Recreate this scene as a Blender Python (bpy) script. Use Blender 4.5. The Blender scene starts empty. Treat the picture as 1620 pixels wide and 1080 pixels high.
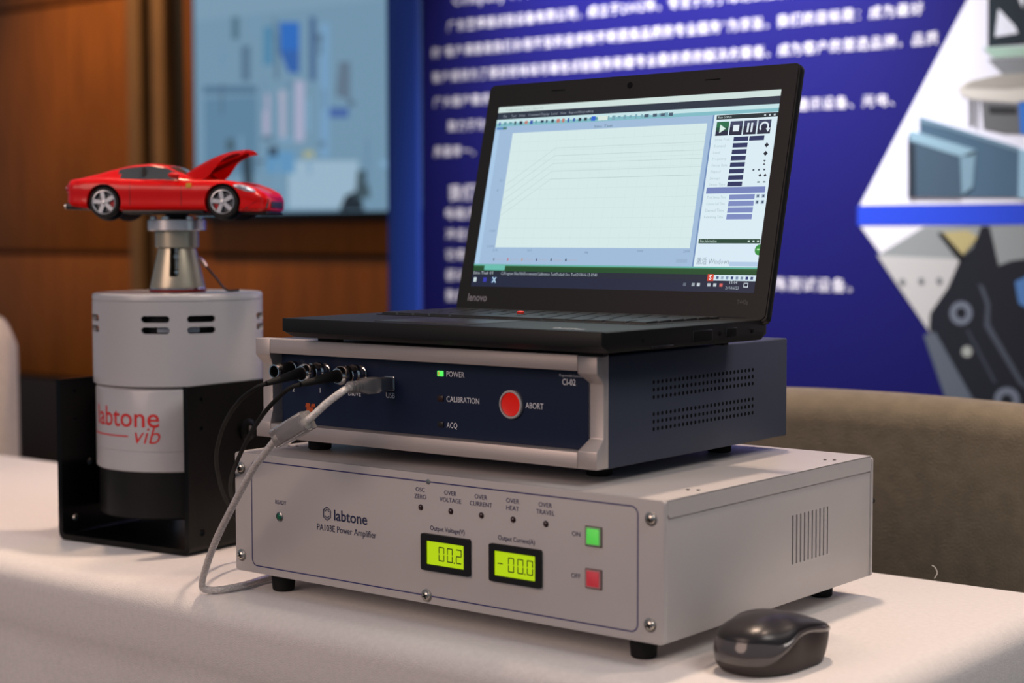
import bpy, bmesh, math, random
from mathutils import Vector, Matrix
random.seed(7)
SC = bpy.context.scene
COL = SC.collection
PI = math.pi

# ------------------------------------------------------------------ camera
cam_d = bpy.data.cameras.new('camera')
cam = bpy.data.objects.new('camera', cam_d)
COL.objects.link(cam)
SC.camera = cam
CAM = Vector((1.1381, -1.0176, 0.3162))
YAW, PITCH, ROLL = 0.6789, -0.0629, -0.0022
fw = Vector((-math.sin(YAW) * math.cos(PITCH), math.cos(YAW) * math.cos(PITCH), math.sin(PITCH)))
rt = Vector((math.cos(YAW), math.sin(YAW), 0))
up = rt.cross(fw)
rt, up = math.cos(ROLL) * rt + math.sin(ROLL) * up, -math.sin(ROLL) * rt + math.cos(ROLL) * up
mw = Matrix((rt, up, -fw)).transposed().to_4x4()
mw.translation = CAM
cam.matrix_world = mw
cam_d.sensor_width = 36.0
cam_d.lens = 36.0 * 2696.3 / 1620.0
cam_d.clip_start = 0.02
cam_d.clip_end = 60
cam_d.dof.use_dof = True
cam_d.dof.focus_distance = 1.44
cam_d.dof.aperture_fstop = 4.7
cam_d.dof.aperture_blades = 0

# ------------------------------------------------------------------ world, lights, exposure
w = bpy.data.worlds.new('world')
SC.world = w
w.use_nodes = True
bg = w.node_tree.nodes['Background']
bg.inputs[0].default_value = (0.58, 0.77, 1.0, 1)
bg.inputs[1].default_value = 0.20
SC.view_settings.view_transform = 'Standard'
SC.view_settings.look = 'None'
SC.view_settings.gamma = 1
SC.view_settings.exposure = 0.0
SC.view_settings.use_curve_mapping = False


def lamp(name, kind, loc, target, power, color, size=0.2, angle=60, blend=0.6):
    d = bpy.data.lights.new(name, kind)
    d.energy = power
    d.color = color
    if kind == 'AREA':
        d.shape = 'DISK'
        d.size = size
        d.spread = math.radians(150)
    else:
        d.shadow_soft_size = size
    if kind == 'SPOT':
        d.spot_size = math.radians(angle)
        d.spot_blend = blend
    o = bpy.data.objects.new(name, d)
    COL.objects.link(o)
    o.location = loc
    o.rotation_euler = (Vector(target) - Vector(loc)).to_track_quat('-Z', 'Y').to_euler()
    return o


# ceiling downlights of the hall (2 m and more above the table); the two area lights are added fill
lamp('ceiling_spot', 'SPOT', (0.10, 0.62, 2.15), (0.15, 0.15, 0.0), 112, (1.0, 0.74, 0.56), 0.07, 62, 0.7)
lamp('ceiling_spot', 'SPOT', (-1.05, 0.55, 2.15), (-0.98, 0.30, 0.0), 80, (1.0, 0.66, 0.43), 0.07, 60, 0.8)
lamp('ceiling_spot', 'SPOT', (1.00, 0.62, 2.15), (0.70, 0.35, 0.0), 42, (1.0, 0.74, 0.58), 0.07, 60, 0.8)
lamp('fill_light', 'AREA', (-0.5, -3.2, 1.65), (0.0, 0.1, 0.1), 36, (1.0, 0.71, 0.59), 2.4)  # added soft fill from the front, not a fixture of the hall
lamp('fill_light', 'AREA', (2.4, 0.1, 2.2), (0.3, 0.2, 0.1), 20, (1.0, 0.90, 0.84), 1.2)  # added fill from the right, lifts the right-hand faces
lamp('ceiling_spot', 'SPOT', (-0.62, 1.20, 2.15), (-0.58, 1.6, 0.95), 1150, (1.0, 0.96, 1.0), 0.05, 50, 1.0)
lamp('ceiling_spot', 'SPOT', (0.30, 1.10, 2.15), (0.20, 1.6, 0.80), 120, (1.0, 0.96, 0.95), 0.05, 50, 1.0)
lamp('ceiling_spot', 'SPOT', (-3.3, 1.75, 2.2), (-3.45, 2.6, 0.75), 118, (1.0, 0.66, 0.36), 0.05, 60, 1.0)
lamp('ceiling_spot', 'SPOT', (-2.3, 1.75, 2.2), (-2.4, 2.6, 0.2), 70, (1.0, 0.66, 0.36), 0.05, 60, 1.0)


# ------------------------------------------------------------------ materials
MATS = {}


def mat(name, color, rough=0.5, metal=0.0, spec=0.5, emit=None, estr=1.0, noise=0.0, nscale=40.0,
        bump=0.0, bscale=200.0, coat=0.0, trans=0.0, ior=1.45, stretch=None, sheen=0.0, alpha=1.0):
    if name in MATS:
        return MATS[name]
    m = bpy.data.materials.new(name)
    m.use_nodes = True
    nt = m.node_tree
    b = nt.nodes['Principled BSDF']
    b.inputs['Base Color'].default_value = (*color, 1)
    b.inputs['Roughness'].default_value = rough
    b.inputs['Metallic'].default_value = metal
    b.inputs['Specular IOR Level'].default_value = spec
    b.inputs['IOR'].default_value = ior
    b.inputs['Coat Weight'].default_value = coat
    b.inputs['Coat Roughness'].default_value = 0.04
    b.inputs['Transmission Weight'].default_value = trans
    b.inputs['Sheen Weight'].default_value = sheen
    b.inputs['Alpha'].default_value = alpha
    if emit is not None:
        b.inputs['Emission Color'].default_value = (*emit, 1)
        b.inputs['Emission Strength'].default_value = estr
    tc = None
    if noise or bump:
        tc = nt.nodes.new('ShaderNodeTexCoord')
        mp = nt.nodes.new('ShaderNodeMapping')
        nt.links.new(tc.outputs['Object'], mp.inputs[0])
        if stretch:
            mp.inputs['Scale'].default_value = stretch
    if noise:
        n = nt.nodes.new('ShaderNodeTexNoise')
        n.inputs['Scale'].default_value = nscale
        n.inputs['Detail'].default_value = 5
        nt.links.new(mp.outputs[0], n.inputs['Vector'])
        r = nt.nodes.new('ShaderNodeValToRGB')
        lo = [max(0, c * (1 - noise)) for c in color]
        hi = [min(1, c * (1 + noise)) for c in color]
        r.color_ramp.elements[0].position = 0.3
        r.color_ramp.elements[1].position = 0.7
        r.color_ramp.elements[0].color = (*lo, 1)
        r.color_ramp.elements[1].color = (*hi, 1)
        nt.links.new(n.outputs['Fac'], r.inputs[0])
        nt.links.new(r.outputs[0], b.inputs['Base Color'])
    if bump:
        n2 = nt.nodes.new('ShaderNodeTexNoise')
        n2.inputs['Scale'].default_value = bscale
        n2.inputs['Detail'].default_value = 4
        nt.links.new(mp.outputs[0], n2.inputs['Vector'])
        bp = nt.nodes.new('ShaderNodeBump')
        bp.inputs['Strength'].default_value = bump
        bp.inputs['Distance'].default_value = 0.001
        nt.links.new(n2.outputs['Fac'], bp.inputs['Height'])
        nt.links.new(bp.outputs[0], b.inputs['Normal'])
    MATS[name] = m
    return m


def glow(name, color, strength=1.0):
    """Lit pixels of a screen: black surface that gives off light."""
    return mat(name, (0.01, 0.01, 0.01), 0.35, spec=0.3, emit=color, estr=strength)


def srgb(r, g, b):
    def f(c):
        c /= 255.0
        return c / 12.92 if c <= 0.04045 else ((c + 0.055) / 1.055) ** 2.4
    return (f(r), f(g), f(b))


# ------------------------------------------------------------------ mesh helpers
def T(x=0, y=0, z=0):
    return Matrix.Translation((x, y, z))


def RX(a):
    return Matrix.Rotation(a, 4, 'X')


def RY(a):
    return Matrix.Rotation(a, 4, 'Y')


def RZ(a):
    return Matrix.Rotation(a, 4, 'Z')


def merge(bm, tmp, M=None, mi=0):
    if M is not None:
        bmesh.ops.transform(tmp, matrix=M, verts=tmp.verts)
    vm = {}
    for v in tmp.verts:
        vm[v] = bm.verts.new(v.co)
    for f in tmp.faces:
        try:
            nf = bm.faces.new([vm[v] for v in f.verts])
            nf.material_index = mi
        except ValueError:
            pass
    tmp.free()


def box(bm, x0, x1, y0, y1, z0, z1, bev=0.0, seg=2, M=None, mi=0):
    t = bmesh.new()
    bmesh.ops.create_cube(t, size=1.0)
    bmesh.ops.transform(t, matrix=T((x0 + x1) / 2, (y0 + y1) / 2, (z0 + z1) / 2) @ Matrix.Diagonal((x1 - x0, y1 - y0, z1 - z0, 1)), verts=t.verts)
    if bev:
        bmesh.ops.bevel(t, geom=t.edges[:], offset=bev, segments=seg, affect='EDGES', profile=0.5)
    merge(bm, t, M, mi)
    return bm


def lathe(bm, prof, M=None, n=32, mi=0):
    """prof: (radius, height) pairs about +Z; radius 0 ends close to a point."""
    t = bmesh.new()
    rings = []
    for r, h in prof:
        if r < 1e-7:
            rings.append([t.verts.new((0, 0, h))])
        else:
            rings.append([t.verts.new((r * math.cos(2 * PI * i / n), r * math.sin(2 * PI * i / n), h)) for i in range(n)])
    for a, b in zip(rings, rings[1:]):
        for i in range(n):
            j = (i + 1) % n
            q = [a[i % len(a)], a[j % len(a)], b[j % len(b)], b[i % len(b)]]
            u = []
            for v in q:
                if v not in u:
                    u.append(v)
            if len(u) >= 3:
                t.faces.new(u)
    bmesh.ops.recalc_face_normals(t, faces=t.faces)
    merge(bm, t, M, mi)
    return bm


def cyl(bm, r, h0, h1, M=None, n=24, bev=0.0, mi=0):
    if bev:
        return lathe(bm, [(0, h0), (r - bev, h0), (r, h0 + bev), (r, h1 - bev), (r - bev, h1), (0, h1)], M, n, mi)
    return lathe(bm, [(0, h0), (r, h0), (r, h1), (0, h1)], M, n, mi)


def prism(bm, poly, h0, h1, M=None, mi=0, bev=0.0):
    """poly in XY, extruded along Z."""
    t = bmesh.new()
    a = [t.verts.new((x, y, h0)) for x, y in poly]
    b = [t.verts.new((x, y, h1)) for x, y in poly]
    n = len(poly)
    t.faces.new(a)
    t.faces.new(b)
    for i in range(n):
        t.faces.new((a[i], a[(i + 1) % n], b[(i + 1) % n], b[i]))
    bmesh.ops.recalc_face_normals(t, faces=t.faces)
    if bev:
        bmesh.ops.bevel(t, geom=t.edges[:], offset=bev, segments=2, affect='EDGES', profile=0.5)
    merge(bm, t, M, mi)
    return bm


# maps a polygon drawn in (x, z) of a front face into place: extrusion +h goes towards -Y
FRONT = Matrix(((1, 0, 0, 0), (0, 0, -1, 0), (0, 1, 0, 0), (0, 0, 0, 1)))
# maps (y, z) onto a side face: extrusion +h goes towards +X
SIDE = Matrix(((0, 0, 1, 0), (1, 0, 0, 0), (0, 1, 0, 0), (0, 0, 0, 1)))


def catmull(pts, k=8):
    P = [Vector(p) for p in pts]
    out = []
    for i in range(len(P) - 1):
        p0 = P[i - 1] if i > 0 else P[i] * 2 - P[i + 1]
        p1, p2 = P[i], P[i + 1]
        p3 = P[i + 2] if i + 2 < len(P) else P[i + 1] * 2 - P[i]
        for j in range(k):
            t = j / k
            out.append(0.5 * ((2 * p1) + (p2 - p0) * t + (2 * p0 - 5 * p1 + 4 * p2 - p3) * t * t + (3 * p1 - p0 - 3 * p2 + p3) * t ** 3))
    out.append(P[-1])
    return out


def tube(bm, pts, r, seg=10, k=8, M=None, mi=0, smooth=True):
    path = catmull(pts, k) if smooth else [Vector(p) for p in pts]
    rr = r if callable(r) else (lambda t: r)
    t = bmesh.new()
    d0 = (path[1] - path[0]).normalized()
    nrm = d0.orthogonal().normalized()
    rings = []
    n = len(path)
    for i, p in enumerate(path):
        d = (path[min(i + 1, n - 1)] - path[max(i - 1, 0)]).normalized()
        nrm = (nrm - d * nrm.dot(d)).normalized()
        b = d.cross(nrm)
        R = rr(i / (n - 1))
        rings.append([t.verts.new(p + (nrm * math.cos(2 * PI * j / seg) + b * math.sin(2 * PI * j / seg)) * R) for j in range(seg)])
    for a, b in zip(rings, rings[1:]):
        for j in range(seg):
            t.faces.new((a[j], a[(j + 1) % seg], b[(j + 1) % seg], b[j]))
    t.faces.new(rings[0])
    t.faces.new(rings[-1])
    bmesh.ops.recalc_face_normals(t, faces=t.faces)
    merge(bm, t, M, mi)
    return bm


def rrect(x0, x1, y0, y1, r, n=5):
    out = []
    for cx, cy, a0 in ((x1 - r, y1 - r, 0), (x0 + r, y1 - r, 90), (x0 + r, y0 + r, 180), (x1 - r, y0 + r, 270)):
        for i in range(n + 1):
            a = math.radians(a0 + 90 * i / n)
            out.append((cx + r * math.cos(a), cy + r * math.sin(a)))
    return out


def obj(name, bm, m, parent=None, smooth=True, ang=35):
    if not isinstance(bm, bpy.types.Mesh):
        me = bpy.data.meshes.new(name)
        bm.to_mesh(me)
        bm.free()
    else:
        me = bm
    for mm in (m if isinstance(m, (list, tuple)) else [m]):
        me.materials.append(mm)
    if smooth and len(me.polygons):
        me.polygons.foreach_set('use_smooth', [True] * len(me.polygons))
        try:
            me.set_sharp_from_angle(angle=math.radians(ang))
        except Exception:
            pass
    o = bpy.data.objects.new(name, me)
    COL.objects.link(o)
    if parent:
        o.parent = parent
    return o


def share(name, src, M, parent):
    o = bpy.data.objects.new(name, src.data)
    COL.objects.link(o)
    o.parent = parent
    o.matrix_local = M
    return o


def thing(name, label, cat, loc=(0, 0, 0), rz=0.0, group=None):
    o = bpy.data.objects.new(name, None)
    COL.objects.link(o)
    o.empty_display_size = 0.02
    o.location = loc
    o.rotation_euler = (0, 0, rz)
    tag(o, label, cat, group)
    return o


def tag(o, label, cat, group=None):
    o['label'] = label
    o['category'] = cat
    if group:
        o['group'] = group
    return o


def cut(o, cutter_bm):
    """carve the cutter out of o, keeping one mesh"""
    me = bpy.data.meshes.new('cutter')
    bmesh.ops.recalc_face_normals(cutter_bm, faces=cutter_bm.faces)
    cutter_bm.to_mesh(me)
    cutter_bm.free()
    c = bpy.data.objects.new('cutter', me)
    COL.objects.link(c)
    par = o.parent
    o.parent = None
    md = o.modifiers.new('b', 'BOOLEAN')
    md.operation = 'DIFFERENCE'
    md.solver = 'EXACT'
    md.object = c
    bpy.context.view_layer.update()
    dg = bpy.context.evaluated_depsgraph_get()
    new = bpy.data.meshes.new_from_object(o.evaluated_get(dg))
    o.modifiers.clear()
    o.data = new
    bpy.data.objects.remove(c)
    bpy.data.meshes.remove(me)
    o.parent = par
    try:
        new.set_sharp_from_angle(angle=math.radians(35))
    except Exception:
        pass
    return o


def text_mesh(body, cap=None, width=None, align='CENTER', shear=0.0, res=3, off=0.0, spacing=1.0):
    """flat mesh of the words in the XY plane, scaled to a cap height and/or a width."""
    c = bpy.data.curves.new('text', 'FONT')
    c.body = body
    c.size = 1.0
    c.align_x = 'LEFT'
    c.shear = shear
    c.resolution_u = res
    c.offset = off
    c.space_character = spacing
    t = bpy.data.objects.new('text', c)
    COL.objects.link(t)
    bpy.context.view_layer.update()
    me = bpy.data.meshes.new_from_object(t.evaluated_get(bpy.context.evaluated_depsgraph_get()))
    bpy.data.objects.remove(t)
    bpy.data.curves.remove(c)
    me.materials.clear()
    xs = [v.co.x for v in me.vertices]
    x0, x1 = min(xs), max(xs)
    sy = (cap / 0.70) if cap else None
    sx = (width / (x1 - x0)) if width else sy
    if sx is None:
        sx = 1.0
    if sy is None:
        sy = sx
    ox = {'CENTER': (x0 + x1) / 2, 'LEFT': x0, 'RIGHT': x1}[align]
    for v in me.vertices:
        v.co.x = (v.co.x - ox) * sx
        v.co.y = v.co.y * sy
    return me


def front_text(parent, body, x, z, y, m, cap=None, width=None, align='CENTER', name='lettering', **k):
    """words printed on a face that looks towards -Y; z is the baseline."""
    me = text_mesh(body, cap, width, align, **k)
    o = obj(name, me, m, parent, smooth=False)
    o.matrix_local = T(x, y, z) @ RX(PI / 2)
    return o


# ------------------------------------------------------------------ shared materials
M_cloth = mat('white tablecloth', (0.78, 0.74, 0.71), 0.9, spec=0.15, noise=0.04, nscale=220, bump=0.5, bscale=900, sheen=0.3)
M_amp = mat('light grey powder coat', (0.52, 0.49, 0.475), 0.42, spec=0.4, noise=0.03, nscale=8, bump=0.08, bscale=1500)
M_alu = mat('brushed aluminium', (0.58, 0.52, 0.49), 0.42, metal=0.45, noise=0.04, nscale=60, stretch=(1, 30, 30))
M_navy = mat('navy panel foil', (0.009, 0.018, 0.050), 0.4, spec=0.3)
M_case = mat('dark blue grey case', (0.045, 0.055, 0.085), 0.5, spec=0.35, bump=0.06, bscale=1400)
M_black = mat('black plastic', (0.010, 0.010, 0.011), 0.45, spec=0.4)
M_rubber = mat('black rubber', (0.008, 0.008, 0.008), 0.7, spec=0.3)
M_lap = mat('laptop black shell', (0.007, 0.007, 0.007), 0.45, spec=0.3, bump=0.05, bscale=2500)
M_key = mat('key black', (0.008, 0.008, 0.008), 0.38, spec=0.5)
M_chrome = mat('bright nickel', (0.75, 0.73, 0.70), 0.14, metal=1.0)
M_steel = mat('screw steel', (0.62, 0.58, 0.52), 0.28, metal=1.0)
M_dark = mat('dark hole', (0.006, 0.006, 0.007), 0.8, spec=0.1)
M_ink = mat('dark blue print', srgb(42, 42, 92), 0.5)
M_inkn = mat('navy logo print', srgb(40, 46, 80), 0.5)
M_wtext = mat('pale grey print', srgb(232, 236, 244), 0.5)
M_red = mat('red print', srgb(205, 40, 42), 0.5)
M_shk = mat('shaker grey enamel', (0.47, 0.47, 0.49), 0.30, spec=0.5, coat=0.2)
M_trun = mat('black painted steel', (0.003, 0.003, 0.003), 0.30, spec=0.25, bump=0.04, bscale=900)
M_wood = mat('orange brown veneer', (0.27, 0.080, 0.008), 0.42, spec=0.35, noise=0.22, nscale=6, stretch=(7, 7, 0.5))
M_gold = mat('bronze strip', (0.30, 0.15, 0.05), 0.45, metal=0.3, noise=0.08, nscale=10)
M_groove = mat('dark groove', (0.018, 0.012, 0.007), 0.8)

# ------------------------------------------------------------------ setting
FLOOR_Z = -0.75
bm = bmesh.new()
box(bm, -7.5, 4.5, -4.0, 2.72, FLOOR_Z - 0.05, FLOOR_Z)
fl = obj('floor', bm, mat('dark patterned carpet', (0.05, 0.03, 0.022), 0.95, noise=0.4, nscale=30, bump=0.6, bscale=400))
fl['kind'] = 'structure'

WY = 2.60      # front of the wood wall
bm = bmesh.new()
box(bm, -7.5, 4.5, WY + 0.02, WY + 0.12, FLOOR_Z, 2.3)
wall = obj('wall_back', bm, M_groove)
wall['kind'] = 'structure'


def panel(name, x0, x1, z0, z1, m, y0=WY, th=0.02, bev=0.003):
    b = bmesh.new()
    box(b, x0, x1, y0, y0 + th, z0, z1, bev, 2)
    return obj(name, b, m, wall)


# veneered boards with shadow gaps; a bronze-edged pillar joint between the two fields
for x0, x1 in ((-7.5, -6.1), (-6.09, -4.75), (-4.74, -3.38)):
    panel('wood_panel', x0, x1, 0.262, 1.100, M_wood)
    panel('wood_panel', x0, x1, 1.112, 2.30, M_wood)
    panel('wood_panel', x0, x1, -0.175, 0.246, M_wood)
for x0, x1 in ((-3.122, -1.80), (-1.79, -0.4)):
    panel('wood_panel', x0, x1, 0.258, 2.30, M_wood)
    panel('wood_panel', x0, x1, -0.175, 0.244, M_wood)
panel('bronze_strip', -3.376, -3.312, FLOOR_Z, 2.30, M_gold, WY - 0.03, 0.045, 0.006)
panel('bronze_strip', -3.254, -3.191, FLOOR_Z, 2.30, M_gold, WY - 0.03, 0.045, 0.006)
bm = bmesh.new()
box(bm, -7.5, -0.4, WY - 0.012, WY + 0.02, FLOOR_Z, -0.185, 0.004)
bb = obj('baseboard_back', bm, mat('dark skirting', (0.025, 0.012, 0.006), 0.5))
bb['kind'] = 'structure'

# ------------------------------------------------------------------ wall screen
tv = thing('wall_screen', 'large flat wall-mounted display showing a pale blue slide, left of the blue backdrop', 'screen', (-2.42, WY, 0.75))
TX0, TX1, TZ0, TZ1 = -3.004 + 2.42, -1.75 + 2.42, 0.383 - 0.75, 1.09 - 0.75
bm = bmesh.new()
box(bm, TX0 - 0.012, TX1 + 0.012, -0.060, -0.002, TZ0 - 0.022, TZ1 + 0.012, 0.004)
obj('housing', bm, M_black, tv)
bm = bmesh.new()
box(bm, -0.2, 0.2, -0.004, 0.0, -0.15, 0.15, 0.001)
obj('wall_bracket', bm, M_black, tv)
bm = bmesh.new()
layers = []
TVQ = [('bg', None, (105, 140, 165))]
slide = [
    ('band', [(-3.0, 1.08), (-2.0, 1.08), (-2.0, 0.98), (-3.0, 0.98)], (120, 152, 175)),
    ('col1', [(-2.689, 0.94), (-2.648, 0.937), (-2.65, 0.823), (-2.691, 0.826)], (78, 130, 165)),
    ('col2', [(-2.492, 0.953), (-2.465, 0.95), (-2.468, 0.766), (-2.494, 0.767)], (70, 100, 140)),
    ('blueA', [(-2.62, 0.948), (-2.534, 0.941), (-2.535, 0.859), (-2.622, 0.865)], (45, 105, 185)),
    ('blueB', [(-2.622, 0.865), (-2.535, 0.859), (-2.536, 0.792), (-2.582, 0.795)], (50, 95, 165)),
    ('dark1', [(-2.829, 0.98), (-2.795, 0.977), (-2.796, 0.91), (-2.83, 0.912)], (82, 112, 132)),
    ('dark2', [(-2.788, 0.89), (-2.746, 0.887), (-2.748, 0.781), (-2.79, 0.784)], (85, 115, 140)),
    ('hor', [(-2.964, 0.778), (-2.72, 0.765), (-2.72, 0.742), (-2.964, 0.754)], (80, 112, 140)),
    ('field', [(-2.96, 0.740), (-2.72, 0.735), (-2.72, 0.50), (-2.96, 0.50)], (92, 128, 155)),
    ('pk1', [(-2.692, 0.74), (-2.665, 0.739), (-2.667, 0.615), (-2.694, 0.616)], (165, 165, 190)),
    ('pk2', [(-2.623, 0.746), (-2.596, 0.745), (-2.598, 0.603), (-2.625, 0.604)], (165, 168, 190)),
    ('pk3', [(-2.555, 0.771), (-2.515, 0.768), (-2.518, 0.591), (-2.558, 0.592)], (165, 168, 195)),
    ('wh', [(-2.586, 0.536), (-2.298, 0.528), (-2.299, 0.391), (-2.588, 0.394)], (150, 178, 198)),
    ('blueC', [(-2.681, 0.568), (-2.558, 0.564), (-2.559, 0.498), (-2.682, 0.501)], (95, 145, 185)),
    ('col3', [(-2.447, 0.931), (-2.408, 0.928), (-2.413, 0.541), (-2.452, 0.542)], (115, 155, 190)),
    ('d4', [(-2.371, 0.815), (-2.325, 0.812), (-2.327, 0.70), (-2.386, 0.72)], (95, 115, 135)),
    ('blueD', [(-2.411, 0.685), (-2.334, 0.681), (-2.335, 0.652), (-2.412, 0.655)], (70, 100, 160)),
    ('yel', [(-2.518, 0.562), (-2.478, 0.561), (-2.479, 0.539), (-2.518, 0.54)], (170, 170, 120)),
    ('per1', [(-2.793, 0.56), (-2.745, 0.56), (-2.739, 0.454), (-2.781, 0.454)], (45, 62, 75)),
    ('per2', [(-2.683, 0.443), (-2.636, 0.442), (-2.629, 0.385), (-2.698, 0.385)], (30, 42, 52)),
    ('per3', [(-2.35, 0.428), (-2.294, 0.446), (-2.274, 0.385), (-2.376, 0.385)], (30, 40, 50)),
    ('p5', [(-2.30, 0.50), (-2.26, 0.50), (-2.25, 0.42), (-2.31, 0.42)], (60, 80, 90)),
    ('p6', [(-2.86, 0.61), (-2.82, 0.61), (-2.82, 0.57), (-2.86, 0.57)], (70, 95, 110)),
    ('p7', [(-2.67, 0.58), (-2.63, 0.58), (-2.63, 0.55), (-2.67, 0.55)], (55, 75, 95)),
]
random.seed(11)
for i in range(26):       # columns of small print on the slide
    x = random.uniform(-2.95, -2.15)
    z = random.uniform(0.50, 0.98)
    ww, hh = random.choice(((0.012, 0.10), (0.010, 0.16), (0.05, 0.018), (0.03, 0.03), (0.014, 0.22)))
    k = random.uniform(0.78, 1.2)
    slide.append(('mark%d' % i, [(x, z), (x + ww, z), (x + ww, z - hh * 0.6), (x, z - hh * 0.6)], (int(105 * k), int(138 * k), int(min(255, 165 * k)))))
bx = bmesh.new()
mats = [glow('slide background', srgb(112, 146, 170), 1.0)]
vs = [bx.verts.new(p) for p in ((TX0, -0.0605, TZ0), (TX1, -0.0605, TZ0), (TX1, -0.0605, TZ1), (TX0, -0.0605, TZ1))]
bx.faces.new(vs)
for i, (nm, poly, rgb) in enumerate(slide):
    y = -0.0607 - 0.00012 * i
    fc = bx.faces.new([bx.verts.new((x + 2.42, y, z - 0.75)) for x, z in poly][::-1])
    mats.append(glow('slide ' + nm, srgb(*rgb), 1.0))
    fc.material_index = len(mats) - 1
bmesh.ops.recalc_face_normals(bx, faces=bx.faces)
for fcs in bx.faces:
    if fcs.normal.y > 0:
        fcs.normal_flip()
obj('screen_image', bx, mats, tv, smooth=False)

# ------------------------------------------------------------------ blue backdrop
BY = 1.60
bd = thing('exhibition_backdrop', 'tall blue printed exhibition backdrop with white Chinese text and machine photos behind the laptop', 'backdrop', (-0.1, BY, FLOOR_Z))
OX, OZ = 0.1, -FLOOR_Z       # plane coordinates -> local
M_blue = mat('blue backdrop print', srgb(25, 24, 94), 0.5, spec=0.15)
M_blue2 = mat('blue end panel print', srgb(32, 62, 150), 0.5, spec=0.3)
bm = bmesh.new()
box(bm, -1.212 + OX, 1.45 + OX, 0.0, 0.03, 0.04, 2.6, 0.002)
obj('printed_panel', bm, M_blue, bd)
bm = bmesh.new()    # rounded end panel of the pop-up frame
arc = []
for i in range(9):
    a = math.radians(90 * i / 8)
    arc.append((-1.214 + OX - 0.110 * math.sin(a), 0.0 - 0.012 + 0.035 * (1 - math.cos(a))))
back = [(x + 0.006, y + 0.008) for x, y in arc][::-1]
prism(bm, arc + back, 0.04, 2.6)
obj('end_panel', bm, M_blue2, bd)
for x in (-1.1, 0.0, 1.3):
    bm = bmesh.new()
    box(bm, x - 0.05, x + 0.05, 0.0, 0.35, 0.0, 0.04, 0.006)
    obj('base_foot', bm, M_black, bd)


def bprint(name, poly, rgb, lay, m=None):
    b = bmesh.new()
    prism(b, [(x + OX, z + OZ) for x, z in poly], 0.0, 0.0006 + 0.0003 * lay, FRONT)
    return obj(name, b, m or mat('print ' + name, srgb(*rgb), 0.45, spec=0.3), bd, smooth=False)


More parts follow.
